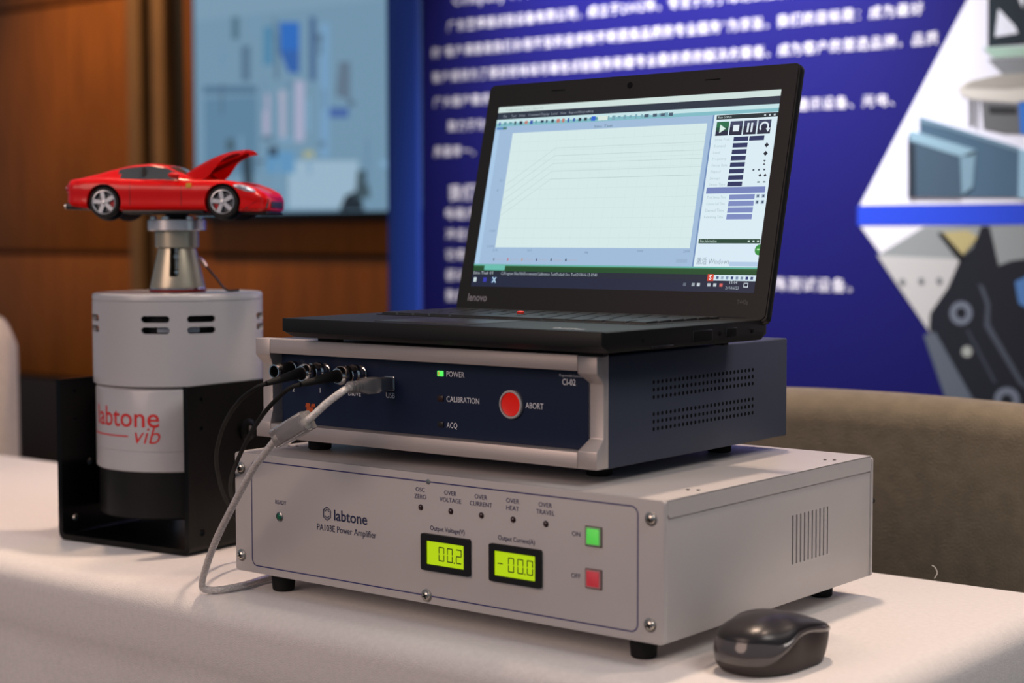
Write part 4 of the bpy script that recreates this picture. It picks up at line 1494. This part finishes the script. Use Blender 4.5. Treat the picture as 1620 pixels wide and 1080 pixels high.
# ------------------------------------------------------------------ pedestal (head fixture) on the shaker
ped = thing('test_pedestal', 'bronze and chrome tapered metal pedestal on top of the shaker, under the red car', 'fixture', (SHX, SHY, 0.2567), SHR)
M_brz = mat('champagne anodised metal', (0.46, 0.41, 0.31), 0.33, metal=0.65, noise=0.05, nscale=40, stretch=(1, 1, 40))
Z0 = 0.2567
bm = bmesh.new()
cyl(bm, 0.0292, 0.0, 0.0030, None, 64, 0.0006)
obj('red_gasket', bm, mat('dark red gasket', (0.16, 0.012, 0.010), 0.4), ped)
bm = bmesh.new()
cyl(bm, 0.0288, 0.0030, 0.0048, None, 64, 0.0004)
obj('base_ring', bm, M_chrome, ped)
bm = bmesh.new()
lathe(bm, [(0.018, 0.0048), (0.0284, 0.0048), (0.0284, 0.0062), (0.0194, 0.0462), (0.0145, 0.0462), (0.018, 0.0048)], None, 64)
cone = obj('tapered_body', bm, M_brz, ped)
cb = bmesh.new()
for q in range(3):
    a = CAMA + math.radians(-9 + 120 * q)
    box(cb, 0.005, 0.05, -0.0046, 0.0046, 0.0165, 0.0475, M=RZ(a))
cut(cone, cb)
bm = bmesh.new()
cyl(bm, 0.0085, 0.0048, 0.0462, None, 24)
sp = obj('spindle', bm, M_steel, ped)
bm = bmesh.new()
lathe(bm, [(0, 0), (0.0030, 0.0), (0.0030, 0.002), (0.0018, 0.003), (0, 0.003)], RZ(CAMA + math.radians(-6)) @ T(0.0085, 0, 0.021) @ RY(PI / 2), 14)
obj('spindle_screw', bm, M_chrome, sp)
bm = bmesh.new()
lathe(bm, [(0, 0), (0.0038, 0.0), (0.0030, 0.005), (0, 0.005)], RZ(CAMA + math.radians(-3)) @ T(0.0085, 0, 0.037) @ RY(PI / 2), 14)
obj('spindle_screw', bm, M_steel, sp)
bm = bmesh.new()
lathe(bm, [(0, 0.0463), (0.0222, 0.0463), (0.0226, 0.0468), (0.0226, 0.0632), (0.0222, 0.0636), (0, 0.0636)], None, 64)
obj('collar', bm, M_brz, ped)
bm = bmesh.new()
lathe(bm, [(0, 0.0637), (0.0290, 0.0637), (0.0300, 0.0645), (0.0300, 0.0745), (0.0292, 0.0752), (0.0235, 0.0752), (0, 0.0752)], None, 64)
obj('head_disc', bm, mat('turned bright disc', (0.72, 0.69, 0.69), 0.26, metal=0.7), ped)
bm = bmesh.new()
cyl(bm, 0.0120, 0.0752, 0.0830, None, 32, 0.0005)
obj('mounting_boss', bm, M_black, ped)
for q in range(6):
    a = CAMA + math.radians(32 + 60 * q)
    bm = bmesh.new()
    lathe(bm, [(0, 0), (0.0034, 0), (0.0034, 0.0030), (0.0030, 0.0035), (0.0016, 0.0035), (0.0016, 0.001), (0, 0.001)], T(0.0240 * math.cos(a), 0.0240 * math.sin(a), 0.0752), 14)
    obj('socket_screw', bm, M_chrome, ped)
# sensor lead leaving the pedestal on the right
sa = CAMA + math.radians(84)
bm = bmesh.new()
d = Vector((math.cos(sa), math.sin(sa), 0))
P0 = d * 0.022 + Vector((0, 0, 0.0345))
tube(bm, [P0, P0 + d * 0.004 + Vector((0, 0, -0.003)), P0 + d * 0.0075 + Vector((0, 0, -0.008))], 0.0024, 10)
obj('sensor_plug', bm, mat('pinkish brass plug', (0.62, 0.42, 0.36), 0.3, metal=0.8), ped)
bm = bmesh.new()
P1 = P0 + d * 0.0075 + Vector((0, 0, -0.008))
tube(bm, [P1, P1 + d * 0.010 + Vector((0, 0, -0.012)), P1 + d * 0.0205 + Vector((0, 0, -0.0245)), P1 + d * 0.034 + Vector((0, 0, -0.0249))], 0.0012, 8)
obj('sensor_lead', bm, M_black, ped)

# ------------------------------------------------------------------ model car
S = 1 / 21.7
CZ = 0.3336
car = thing('model_car', 'shiny red model sports car with raised bonnet on the shaker pedestal', 'toy car', (SHX, SHY, CZ), 0.539)
M_car = mat('glossy red paint', (0.72, 0.005, 0.004), 0.28, spec=0.25, coat=0.40)
M_glass = mat('tinted car glass', (0.06, 0.065, 0.07), 0.08, spec=0.6, coat=0.5)
M_trim = mat('car black trim', (0.008, 0.008, 0.008), 0.4)
M_rim = mat('silver wheel', (0.62, 0.63, 0.66), 0.30, metal=0.6)


def lerp_table(tab, x):
    if x <= tab[0][0]:
        return tab[0][1:]
    for a, b in zip(tab, tab[1:]):
        if x <= b[0]:
            f = (x - a[0]) / (b[0] - a[0])
            f = f * f * (3 - 2 * f) * 0.35 + f * 0.65
            return [p + (q - p) * f for p, q in zip(a[1:], b[1:])]
    return tab[-1][1:]


# x, half width, bottom, shoulder, crown
BODY = [(-2.33, 0.60, 0.36, 0.72, 0.75), (-2.28, 0.76, 0.28, 0.82, 0.86), (-2.15, 0.86, 0.24, 0.85, 0.89), (-1.8, 0.94, 0.20, 0.87, 0.91),
        (-1.36, 0.97, 0.16, 0.88, 0.92), (-0.8, 0.965, 0.14, 0.85, 0.89), (0.0, 0.945, 0.14, 0.83, 0.87), (0.6, 0.945, 0.14, 0.82, 0.86),
        (1.0, 0.955, 0.14, 0.825, 0.83), (1.36, 0.96, 0.14, 0.82, 0.80), (1.65, 0.95, 0.13, 0.785, 0.75), (1.95, 0.90, 0.12, 0.69, 0.66),
        (2.15, 0.83, 0.12, 0.595, 0.58), (2.27, 0.74, 0.13, 0.525, 0.52), (2.33, 0.60, 0.16, 0.45, 0.46)]


def section(x, grow=0.0):
    w_, zb, zs, zc = lerp_table(BODY, x)
    h = zs - zb
    half = [(0.0, zb), (0.80 * w_, zb), (0.95 * w_, zb + 0.05), (0.985 * w_, zb + 0.18 * h), (0.975 * w_, zb + 0.40 * h), (0.995 * w_, zb + 0.62 * h),
            (0.985 * w_, zb + 0.78 * h), (0.94 * w_, zs - 0.06), (0.86 * w_, zs), (0.60 * w_, (zs + zc) / 2 + 0.01), (0.0, zc)]
    if grow:
        half = [(y + grow * (1 if y > 0.1 else 0), z) for y, z in half]
    return half


def loft(rings, close=True):
    t = bmesh.new()
    R = [[t.verts.new(p) for p in r] for r in rings]
    n = len(R[0])
    for a, b in zip(R, R[1:]):
        for j in range(n if close else n - 1):
            k = (j + 1) % n
            t.faces.new((a[j], a[k], b[k], b[j]))
    if close:
        t.faces.new(R[0])
        t.faces.new(R[-1])
    bmesh.ops.recalc_face_normals(t, faces=t.faces)
    return t


rings = []
NX = 52
for i in range(NX + 1):
    x = -2.33 + 4.66 * i / NX
    half = section(x)
    pts = [Vector((0, p[0], p[1])) for p in half]
    sm = catmull(pts, 2)
    full = [(x * S, -p.y * S, p.z * S) for p in sm] + [(x * S, p.y * S, p.z * S) for p in sm[-2:0:-1]]
    rings.append(full)
body = obj('car_body', loft(rings), M_car, car, ang=60)
cb = bmesh.new()
for ax in (-1.36, 1.36):
    for s in (-1, 1):
        cyl(cb, 0.405 * S, 0.60 * S, 1.2 * S, T(ax * S, 0, 0.345 * S) @ RX(-s * PI / 2), 40)
# bonnet opening
box(cb, 0.78 * S, 1.80 * S, -0.60 * S, 0.60 * S, 0.60 * S, 1.2 * S)
cut(body, cb)
bm = bmesh.new()
for ax in (-1.36, 1.36):
    for s in (-1, 1):
        cyl(bm, 0.41 * S, 0.57 * S, 0.62 * S, T(ax * S, 0, 0.345 * S) @ RX(-s * PI / 2), 32)
obj('wheel_well', bm, M_trim, car)
bm = bmesh.new()
for i in range(2):
    box(bm, 0.85 * S, 1.7 * S, (-0.45 + 0.5 * i) * S, (-0.08 + 0.5 * i) * S, 0.58 * S, 0.74 * S, 0.03 * S)
obj('engine', bm, mat('engine red crackle', (0.35, 0.02, 0.02), 0.5), car)
# sills, splitter, diffuser
bm = bmesh.new()
box(bm, -0.93 * S, 0.93 * S, -0.93 * S, 0.93 * S, 0.085 * S, 0.165 * S, 0.01 * S)
box(bm, -2.31 * S, -1.72 * S, -0.80 * S, 0.80 * S, 0.19 * S, 0.33 * S, 0.03 * S)
box(bm, 1.70 * S, 2.28 * S, -0.66 * S, 0.66 * S, 0.085 * S, 0.13 * S, 0.01 * S)
obj('underbody', bm, M_trim, car)
for y in (-0.62, -0.48, 0.48, 0.62):
    bm = bmesh.new()
    lathe(bm, [(0.055 * S, 0), (0.055 * S, 0.16 * S), (0.045 * S, 0.16 * S), (0.045 * S, 0.02 * S), (0, 0.02 * S)], T(-2.22 * S, y * S, 0.27 * S) @ RY(-PI / 2), 14)
    obj('exhaust_pipe', bm, M_chrome, car)
# front openings and lights
bm = bmesh.new()
box(bm, 2.10 * S, 2.345 * S, -0.46 * S, 0.46 * S, 0.21 * S, 0.36 * S, 0.02 * S)
gr = obj('front_grille', bm, mat('grille dark', (0.02, 0.02, 0.022), 0.3, metal=0.4), car)
for i in range(9):
    bm = bmesh.new()
    y = -0.4 + 0.1 * i
    box(bm, 2.33 * S, 2.352 * S, (y - 0.008) * S, (y + 0.008) * S, 0.22 * S, 0.35 * S)
    obj('grille_bar', bm, M_steel, gr, smooth=False)
for s in (-1, 1):
    bm = bmesh.new()
    prism(bm, [(1.86, 0.20), (2.20, 0.42), (2.33, 0.40), (2.30, 0.20)], 0.0, 0.03, T(0, 0, 0) @ Matrix(((S, 0, 0, 0), (0, 0, s * S, s * 0.0 * S), (0, S, 0, 0), (0, 0, 0, 1))))
    for v in bm.verts:
        x = v.co.x / S
        wv = lerp_table(BODY, x)[0]
        v.co.y = s * (wv * 0.985 * S + (0.020 * S if abs(v.co.y) > 0.01 * S else -0.03 * S))
    bmesh.ops.recalc_face_normals(bm, faces=bm.faces)
    obj('side_intake', bm, M_trim, car)
    bm = bmesh.new()
    tube(bm, [(1.62 * S, s * 0.925 * S, 0.70 * S), (1.80 * S, s * 0.885 * S, 0.655 * S), (2.0 * S, s * 0.80 * S, 0.565 * S), (2.12 * S, s * 0.72 * S, 0.515 * S)],
         lambda t: S * (0.018 + 0.052 * math.sin(PI * min(1, t * 1.02)) ** 0.7), 12)
    obj('headlight', bm, mat('clear headlight', (0.62, 0.62, 0.72), 0.06, metal=0.5, coat=1.0), car)
    bm = bmesh.new()
    t = bmesh.new()
    bmesh.ops.create_icosphere(t, subdivisions=3, radius=1.0)
    merge(bm, t, T(0.30 * S, s * 1.03 * S, 0.93 * S) @ Matrix.Diagonal((0.13 * S, 0.10 * S, 0.065 * S, 1)))
    mr = obj('door_mirror', bm, M_car, car)
    bm = bmesh.new()
    tube(bm, [(0.34 * S, s * 0.86 * S, 0.85 * S), (0.32 * S, s * 0.98 * S, 0.91 * S)], 0.025 * S, 8)
    obj('mirror_stem', bm, M_trim, mr)
    bm = bmesh.new()
    box(bm, 0.55 * S, 0.66 * S, s * 0.925 * S - 0.004 * S, s * 0.925 * S + 0.022 * S * s if s > 0 else s * 0.925 * S + 0.004 * S, 0.66 * S, 0.76 * S) if s > 0 else box(bm, 0.55 * S, 0.66 * S, -0.955 * S, -0.92 * S, 0.66 * S, 0.76 * S)
    obj('yellow_badge', bm, mat('yellow badge', srgb(214, 160, 40), 0.4), car)
    # rear lamp
    bm = bmesh.new()
    cyl(bm, 0.085 * S, 0.0, 0.05 * S, T(-2.30 * S, s * 0.58 * S, 0.66 * S) @ RY(-PI / 2), 20, 0.01 * S)
    obj('tail_lamp', bm, mat('tail lamp', (0.3, 0.005, 0.01), 0.1, coat=1.0), car)
    # shut lines that follow the flank
    for xl in (-0.75, 0.42):
        t = bmesh.new()
        se = section(xl)
        se2 = section(xl + 0.012)
        a = [t.verts.new((xl * S, s * (y + 0.003) * S, z * S)) for y, z in se[3:8]]
        b = [t.verts.new(((xl + 0.012) * S, s * (y + 0.003) * S, z * S)) for y, z in se2[3:8]]
        for j in range(len(a) - 1):
            t.faces.new((a[j], a[j + 1], b[j + 1], b[j]))
        bm = bmesh.new()
        merge(bm, t)
        obj('door_gap', bm, M_trim, car)
# greenhouse: roof skin, pillars and glass
ROOF = [(-2.02, 0.80, 0.66, 0.89), (-1.64, 0.80, 0.60, 0.985), (-1.26, 0.80, 0.575, 1.09), (-0.82, 0.81, 0.57, 1.185), (-0.39, 0.82, 0.58, 1.215),
        (-0.03, 0.82, 0.60, 1.165), (0.30, 0.81, 0.64, 1.02), (0.58, 0.78, 0.68, 0.90), (0.72, 0.74, 0.70, 0.83)]
roof_bm, glass_bm = bmesh.new(), bmesh.new()
xs_ = [-2.02 + 2.74 * i / 36 for i in range(37)]


def gsec(x):
    wb_, wr_, zr = lerp_table(ROOF, x)
    z0 = 0.82
    return [(wb_ + 0.05, z0), (wb_ * 0.985, z0 + 0.06 * (zr - z0)), (wb_ + (wr_ - wb_) * 0.55, z0 + 0.5 * (zr - z0)), (wr_ + 0.03, zr - 0.16 * (zr - z0)), (wr_ - 0.03, zr - 0.05 * (zr - z0)), (wr_ * 0.6, zr), (0, zr + 0.008)]


for x0, x1 in zip(xs_, xs_[1:]):
    A, B = gsec(x0), gsec(x1)
    xm = (x0 + x1) / 2
    for j in range(6):
        low = j in (1, 2)
        glass = False
        if low and -1.18 < xm < 0.30:
            glass = True
        if j == 1 and not (-1.0 < xm < 0.42):
            glass = False
        if j == 2 and xm < -1.0:
            glass = True and xm > -1.12
        if j >= 4 and xm > 0.02:
            glass = True
        if j >= 5 and -1.75 < xm < -1.05:
            glass = True
        tgt = glass_bm if glass else roof_bm
        for s in (-1, 1):
            tgt.faces.new([tgt.verts.new((px * S, s * py * S, pz * S)) for px, (py, pz) in ((x0, A[j]), (x1, B[j]), (x1, B[j + 1]), (x0, A[j + 1]))])
for b_ in (roof_bm, glass_bm):
    bmesh.ops.remove_doubles(b_, verts=b_.verts, dist=1e-6)
    bmesh.ops.recalc_face_normals(b_, faces=b_.faces)
obj('roof', roof_bm, M_car, car, ang=50)
obj('window_glass', glass_bm, M_glass, car, ang=50)
bm = bmesh.new()
for s in (-1, 1):
    box(bm, -0.52 * S, -0.44 * S, (s * 0.74 - 0.02) * S, (s * 0.74 + 0.02) * S, 0.86 * S, 1.12 * S, M=None)
obj('door_pillar', bm, M_trim, car)
# raised bonnet, hinged at the windscreen
t = bmesh.new()
prof_h = [(0.0, 0.0), (0.30, 0.055), (0.65, 0.10), (1.0, 0.105), (1.35, 0.06), (1.62, -0.02)]
rows = []
for u, hgt in [tuple(p)[:2] for p in catmull([(a, b, 0) for a, b in prof_h], 4)]:
    row = []
    wv = 0.74 * (1 - 0.25 * (u / 1.62) ** 2)
    for j in range(13):
        q = -1 + j / 6
        row.append((u, q * wv, hgt - (0.06 + 0.30 * math.exp(-((u - 0.62) / 0.42) ** 2)) * q ** 6 - 0.04 * q * q))
    rows.append(row)
V = [[t.verts.new(p) for p in r] for r in rows]
for a, b in zip(V, V[1:]):
    for j in range(12):
        t.faces.new((a[j], a[j + 1], b[j + 1], b[j]))
ge = bmesh.ops.solidify(t, geom=t.faces[:], thickness=0.035)
bmesh.ops.recalc_face_normals(t, faces=t.faces)
HM = T(0.22 * S, 0, 0.905 * S) @ RY(-math.radians(23)) @ Matrix.Diagonal((S, S, S, 1))
bm = bmesh.new()
merge(bm, t, HM)
hd = obj('bonnet', bm, M_car, car, ang=50)
for s in (-1, 1):
    bm = bmesh.new()
    tube(bm, [(0.45, s * 0.48, -0.04), (0.85, s * 0.50, -0.03), (1.15, s * 0.46, -0.04), (1.45, s * 0.36, -0.05)], 0.055, 8, M=HM)
    obj('bonnet_brace', bm, mat('bonnet inner red', (0.30, 0.01, 0.01), 0.35), hd)
    bm = bmesh.new()
    tube(bm, [(0.35, s * 0.50, 0.0), (0.55, s * 0.50, -0.30)], 0.03, 8, M=HM)
    obj('bonnet_strut', bm, mat('bonnet inner red', (0.30, 0.01, 0.01), 0.35), hd)


def wheel(ax, s):
    b = bmesh.new()
    M = T(ax * S, s * 0.80 * S, 0.345 * S) @ RX(-s * PI / 2)
    r = 0.345 * S
    lathe(b, [(r * 0.76, -0.10 * S), (r * 0.93, -0.11 * S), (r * 0.985, -0.085 * S), (r, -0.03 * S), (r, 0.06 * S), (r * 0.985, 0.10 * S), (r * 0.93, 0.125 * S), (r * 0.80, 0.128 * S), (r * 0.765, 0.115 * S), (r * 0.76, -0.10 * S)], M, 40)
    w_ = obj('wheel', b, mat('tyre rubber', (0.010, 0.010, 0.011), 0.75), car)
    b = bmesh.new()
    lathe(b, [(r * 0.775, 0.112 * S), (r * 0.775, 0.122 * S), (r * 0.735, 0.126 * S), (r * 0.70, 0.110 * S), (r * 0.69, 0.0), (r * 0.775, 0.0), (r * 0.775, 0.112 * S)], M, 40)
    lathe(b, [(0, 0.112 * S), (r * 0.10, 0.112 * S), (r * 0.17, 0.100 * S), (r * 0.17, 0.06 * S), (0, 0.06 * S)], M, 24)
    for q in range(5):
        a = 2 * PI * q / 5 + PI / 2 + 0.2
        prism(b, [(0.10 * r, -0.115 * r), (0.73 * r, -0.14 * r), (0.73 * r, 0.14 * r), (0.10 * r, 0.115 * r)], 0.072 * S, 0.106 * S, M @ RZ(a))
    obj('rim', b, M_rim, w_)
    b = bmesh.new()
    cyl(b, r * 0.60, 0.0, 0.03 * S, M, 28)
    obj('brake_disc', b, mat('brake disc', (0.12, 0.12, 0.13), 0.35, metal=0.7), w_)
    b = bmesh.new()
    prism(b, [(0.36 * r, -0.26 * r), (0.62 * r, -0.28 * r), (0.66 * r, 0.0), (0.62 * r, 0.28 * r), (0.36 * r, 0.26 * r)], 0.0, 0.055 * S, M @ RZ(-0.25 if ax < 0 else PI + 0.35))
    obj('brake_caliper', b, mat('red caliper', (0.45, 0.01, 0.012), 0.35), w_)


for ax in (-1.36, 1.36):
    for s in (-1, 1):
        wheel(ax, s)

# ------------------------------------------------------------------ cables
ca, sa_ = math.cos(0.0142), math.sin(0.0142)


def ciw(x, y, z):
    return Vector((-0.0029 + x * ca - y * sa_, 0.0290 + x * sa_ + y * ca, 0.1359 + z))


M_usb = mat('clear usb jacket', (0.62, 0.58, 0.55), 0.18, spec=0.5, coat=0.7, noise=0.28, nscale=420, stretch=(1, 1, 2.2))
M_clear = mat('clear plastic', (0.86, 0.84, 0.84), 0.08, trans=0.85, ior=1.47)
usb = thing('usb_cable', 'clear silver USB cable with ferrite bead looping from the controller down to the table', 'cable', tuple(ciw(0.162, -0.04, 0.0550)))
O = Vector(usb.location)


def rel(p):
    return tuple(Vector(p) - O)


pts = [ciw(0.1620, -0.038, 0.0550), ciw(0.1632, -0.0515, 0.0545), (0.1670, -0.0330, 0.1893), (0.1597, -0.0440, 0.1800), (0.1480, -0.0535, 0.1667), (0.1330, -0.0575, 0.1580), (0.1183, -0.0595, 0.1500),
       (0.1020, -0.0590, 0.1358), (0.0854, -0.0575, 0.1205), (0.0539, -0.0515, 0.0864), (0.0233, -0.0435, 0.0532), (0.0020, -0.0375, 0.0240), (-0.0062, -0.0345, 0.0085), (-0.0040, -0.0310, 0.0042), (0.0040, -0.0200, 0.0038),
       (0.0055, 0.0050, 0.0038), (-0.0005, 0.0350, 0.0038), (0.0020, 0.0600, 0.0038), (0.0300, 0.1200, 0.0038), (0.0800, 0.2200, 0.0038)]
pts = [Vector(p) for p in pts]
# keep the cable line: points along the seen curve
bm = bmesh.new()
tube(bm, [rel(p) for p in pts], 0.0031, 14, 8)
obj('jacket', bm, M_usb, usb)
bm = bmesh.new()
Mx = T(*rel(ciw(0.162, -0.0008, 0.0550))) @ RZ(0.0142) @ RX(PI / 2)
prism(bm, rrect(-0.0056, 0.0056, -0.0056, 0.0056, 0.0012), 0.0, 0.0165, Mx, 0, 0.0002)
obj('plug_shell', bm, mat('frosted metal shell', (0.42, 0.42, 0.44), 0.3, metal=0.7), usb)
bm = bmesh.new()
secs = []
for dpt, hw_, hh_ in ((0.0160, 0.0064, 0.0066), (0.0185, 0.0068, 0.0070), (0.030, 0.0066, 0.0066), (0.0350, 0.0050, 0.0048), (0.042, 0.0040, 0.0038), (0.050, 0.0036, 0.0036)):
    secs.append([(x, y, dpt) for x, y in rrect(-hw_, hw_, -hh_, hh_, 0.0030, 4)])
t = loft(secs)
merge(bm, t, Mx)
obj('plug_body', bm, mat('clear plug moulding', (0.70, 0.66, 0.62), 0.12, trans=0.55, coat=0.5), usb)
for i in range(4):
    bm = bmesh.new()
    lathe(bm, [(0.0034, 0), (0.0052, 0.0004), (0.0052, 0.0016), (0.0034, 0.0020)], Mx @ T(0, 0, 0.036 + 0.0034 * i), 16)
    obj('strain_relief_rib', bm, M_clear, usb)
# ferrite bead in a clear clip
pa, pb = Vector((0.1482, -0.0535, 0.1668)), Vector((0.1180, -0.0593, 0.1498))
dv = (pb - pa)
MF = T(*rel((pa + pb) / 2)) @ dv.to_track_quat('Z', 'Y').to_matrix().to_4x4()
L2 = dv.length / 2
bm = bmesh.new()
prism(bm, rrect(-0.0080, 0.0080, -0.0080, 0.0080, 0.0025), -L2, L2, MF, 0, 0.0006)
fc_ = obj('ferrite_clip', bm, mat('clear clip plastic', (0.80, 0.77, 0.75), 0.12, trans=0.80, ior=1.3, coat=0.4), usb)
bm = bmesh.new()
lathe(bm, [(0.0034, -L2 * 0.72), (0.0064, -L2 * 0.72), (0.0064, L2 * 0.72), (0.0034, L2 * 0.72), (0.0034, -L2 * 0.72)], MF, 24)
obj('ferrite_core', bm, mat('grey ferrite', (0.16, 0.16, 0.175), 0.35), fc_)


def coax(name, label, x, path, loc):
    r = thing(name, label, 'cable', loc, 0, 'black sensor cables')
    o0 = Vector(loc)
    Mb = T(*(ciw(x, 0.0, 0.0615) - o0)) @ RZ(0.0142) @ RX(PI / 2)
    b = bmesh.new()
    lathe(b, [(0.0052, 0.0060), (0.0082, 0.0060), (0.0086, 0.0066), (0.0086, 0.0105), (0.0080, 0.0112), (0.0074, 0.0118), (0.0074, 0.0140), (0.0080, 0.0146), (0.0080, 0.0175), (0.0072, 0.0185), (0.0052, 0.0185), (0.0052, 0.0060)], Mb, 30)
    obj('bayonet_sleeve', b, M_chrome, r)
    b = bmesh.new()
    lathe(b, [(0.0050, 0.0180), (0.0074, 0.0180), (0.0074, 0.0225), (0.0050, 0.0225), (0.0050, 0.0180)], Mb, 30)
    obj('insulating_ring', b, M_black, r)
    b = bmesh.new()
    lathe(b, [(0, 0.0220), (0.0078, 0.0220), (0.0082, 0.0228), (0.0082, 0.0265), (0.0074, 0.0280), (0.0066, 0.0295), (0, 0.0295)], Mb, 30)
    obj('clamp_nut', b, M_chrome, r)
    e = Vector(path[0]) - o0
    st = Mb @ Vector((0, 0, 0.029))
    st2 = Mb @ Vector((0, 0, 0.034))
    b = bmesh.new()
    tube(b, [st, st2, st2 + (e - st2) * 0.5, e], lambda t: 0.0060 - 0.0038 * t, 14)
    obj('boot', b, M_rubber, r)
    b = bmesh.new()
    tube(b, [tuple(Vector(p) - o0) for p in path], 0.0019, 10, 8)
    obj('jacket', b, M_rubber, r)
    return r


coax('coax_cable', 'black coaxial cable from the middle jack, outer loop hanging left of the amplifier', 0.0866,
     [(0.0885, -0.0435, 0.1922), (0.0800, -0.0495, 0.1875), (0.0548, -0.0450, 0.1740), (0.0132, -0.0250, 0.1488), (-0.0247, 0.0, 0.1173), (-0.0542, 0.0300, 0.0871), (-0.0780, 0.0600, 0.0628), (-0.0920, 0.0900, 0.0380), (-0.075, 0.140, 0.010), (-0.040, 0.200, 0.0023), (0.02, 0.36, 0.0023)], (0.0838, 0.01, 0.1974))
coax('coax_cable', 'black coaxial cable from the jack marked DRIVE, inner loop beside the amplifier', 0.1293,
     [(0.1300, -0.0445, 0.1938), (0.1215, -0.0515, 0.1890), (0.0944, -0.0500, 0.1700), (0.0575, -0.0350, 0.1449), (0.0180, -0.0150, 0.1156), (-0.0174, 0.0100, 0.0928), (-0.0470, 0.0400, 0.0711), (-0.0660, 0.0800, 0.0476), (-0.055, 0.130, 0.014), (-0.025, 0.190, 0.0023), (0.04, 0.35, 0.0023)], (0.1264, 0.01, 0.1974))

# ------------------------------------------------------------------ computer mouse
mou = thing('computer_mouse', 'dark grey wireless computer mouse on the cloth at the right front', 'mouse', (0.5110, 0.0650, 0.0), -0.12)


def mouse_point(th, v, part):
    c, s = math.cos(th), math.sin(th)
    n = 2.5
    rad = (abs(c) ** n + abs(s) ** n) ** (-1 / n)
    x, y = 0.0325 * rad * c, 0.0530 * rad * s
    waist = 1 - 0.17 * math.exp(-((y - 0.010) / 0.020) ** 2)
    front = 1 - 0.10 * max(0, y / 0.05) ** 2
    k_ = min(1.0, max(0.0, (s + 0.80) / 0.70))
    k_ = k_ * k_ * (3 - 2 * k_)               # 0 round the rear, 1 along the flanks and front
    zlo = 0.0095 + k_ * (0.0165 - 0.0075 * max(0.0, s) ** 2)
    zhi = (0.0255 + 0.0 * c) * (1 - k_) + (zlo + 0.0050) * k_
    ctr = (0, -0.006)
    top = 0.0385 - 0.0130 * max(0, (y + 0.004) / 0.05) ** 2
    if part == 0:      # flank below the rim
        k = 0.86 + 0.10 * math.sin(v * PI / 2)
        z = 0.0012 + (zlo - 0.0012) * v
        wv = 1 - (1 - waist) * (0.35 + 0.65 * v) if abs(c) > 0.2 else 1
        return (x * k * wv * front, y * k, z)
    if part == 1:      # glossy rim
        k = 0.965 + 0.035 * math.sin(v * PI) - 0.035 * v
        z = zlo + (zhi - zlo) * v
        wv = 1 - (1 - waist) * (1 - 0.5 * v)
        return (x * k * wv * front, y * k, z)
    k0 = 0.930
    wv = 1 - (1 - waist) * 0.5 * (1 - v)
    k = k0 * math.cos(v * PI / 2)
    f = math.sin(v * PI / 2)
    xx, yy = x * wv * front * k, ctr[1] + (y * k0 - ctr[1]) * math.cos(v * PI / 2)
    tp = 0.0405 - 0.0120 * max(0, (yy + 0.004) / 0.05) ** 2
    return (xx, yy, zhi + (tp - zhi) * f)


NT = 72
for part, nm, m, nv in ((0, 'flank', mat('mouse matt brown black', (0.034, 0.025, 0.022), 0.5), 8),
                        (1, 'rim', mat('mouse glossy grey', (0.075, 0.066, 0.066), 0.14, coat=0.5), 8),
                        (2, 'top_shell', mat('mouse dark satin', (0.022, 0.019, 0.020), 0.30), 14)):
    t = bmesh.new()
    R = []
    for j in range(nv + 1):
        v = j / nv
        if part == 2 and j == nv:
            R.append([t.verts.new(mouse_point(0, 1.0, 2))])
        else:
            R.append([t.verts.new(mouse_point(2 * PI * i / NT, v, part)) for i in range(NT)])
    for a, b in zip(R, R[1:]):
        for i in range(NT):
            k = (i + 1) % NT
            if len(b) == 1:
                t.faces.new((a[i], a[k], b[0]))
            else:
                t.faces.new((a[i], a[k], b[k], b[i]))
    if part == 0:
        t.faces.new(R[0][::-1])
    bmesh.ops.recalc_face_normals(t, faces=t.faces)
    obj(nm, t, m, mou, ang=80)
bm = bmesh.new()
lathe(bm, [(0.0085, -0.003), (0.0095, -0.0022), (0.0095, 0.0022), (0.0085, 0.003)], T(0, 0.032, 0.0195) @ RY(PI / 2), 24)
obj('scroll_wheel', bm, M_rubber, mou)
bm = bmesh.new()
for s in (-1, 1):
    box(bm, -0.010, 0.010, s * 0.032 - 0.004, s * 0.032 + 0.004, 0.0002, 0.0016, 0.0004)
obj('glide_pad', bm, M_rubber, mou)
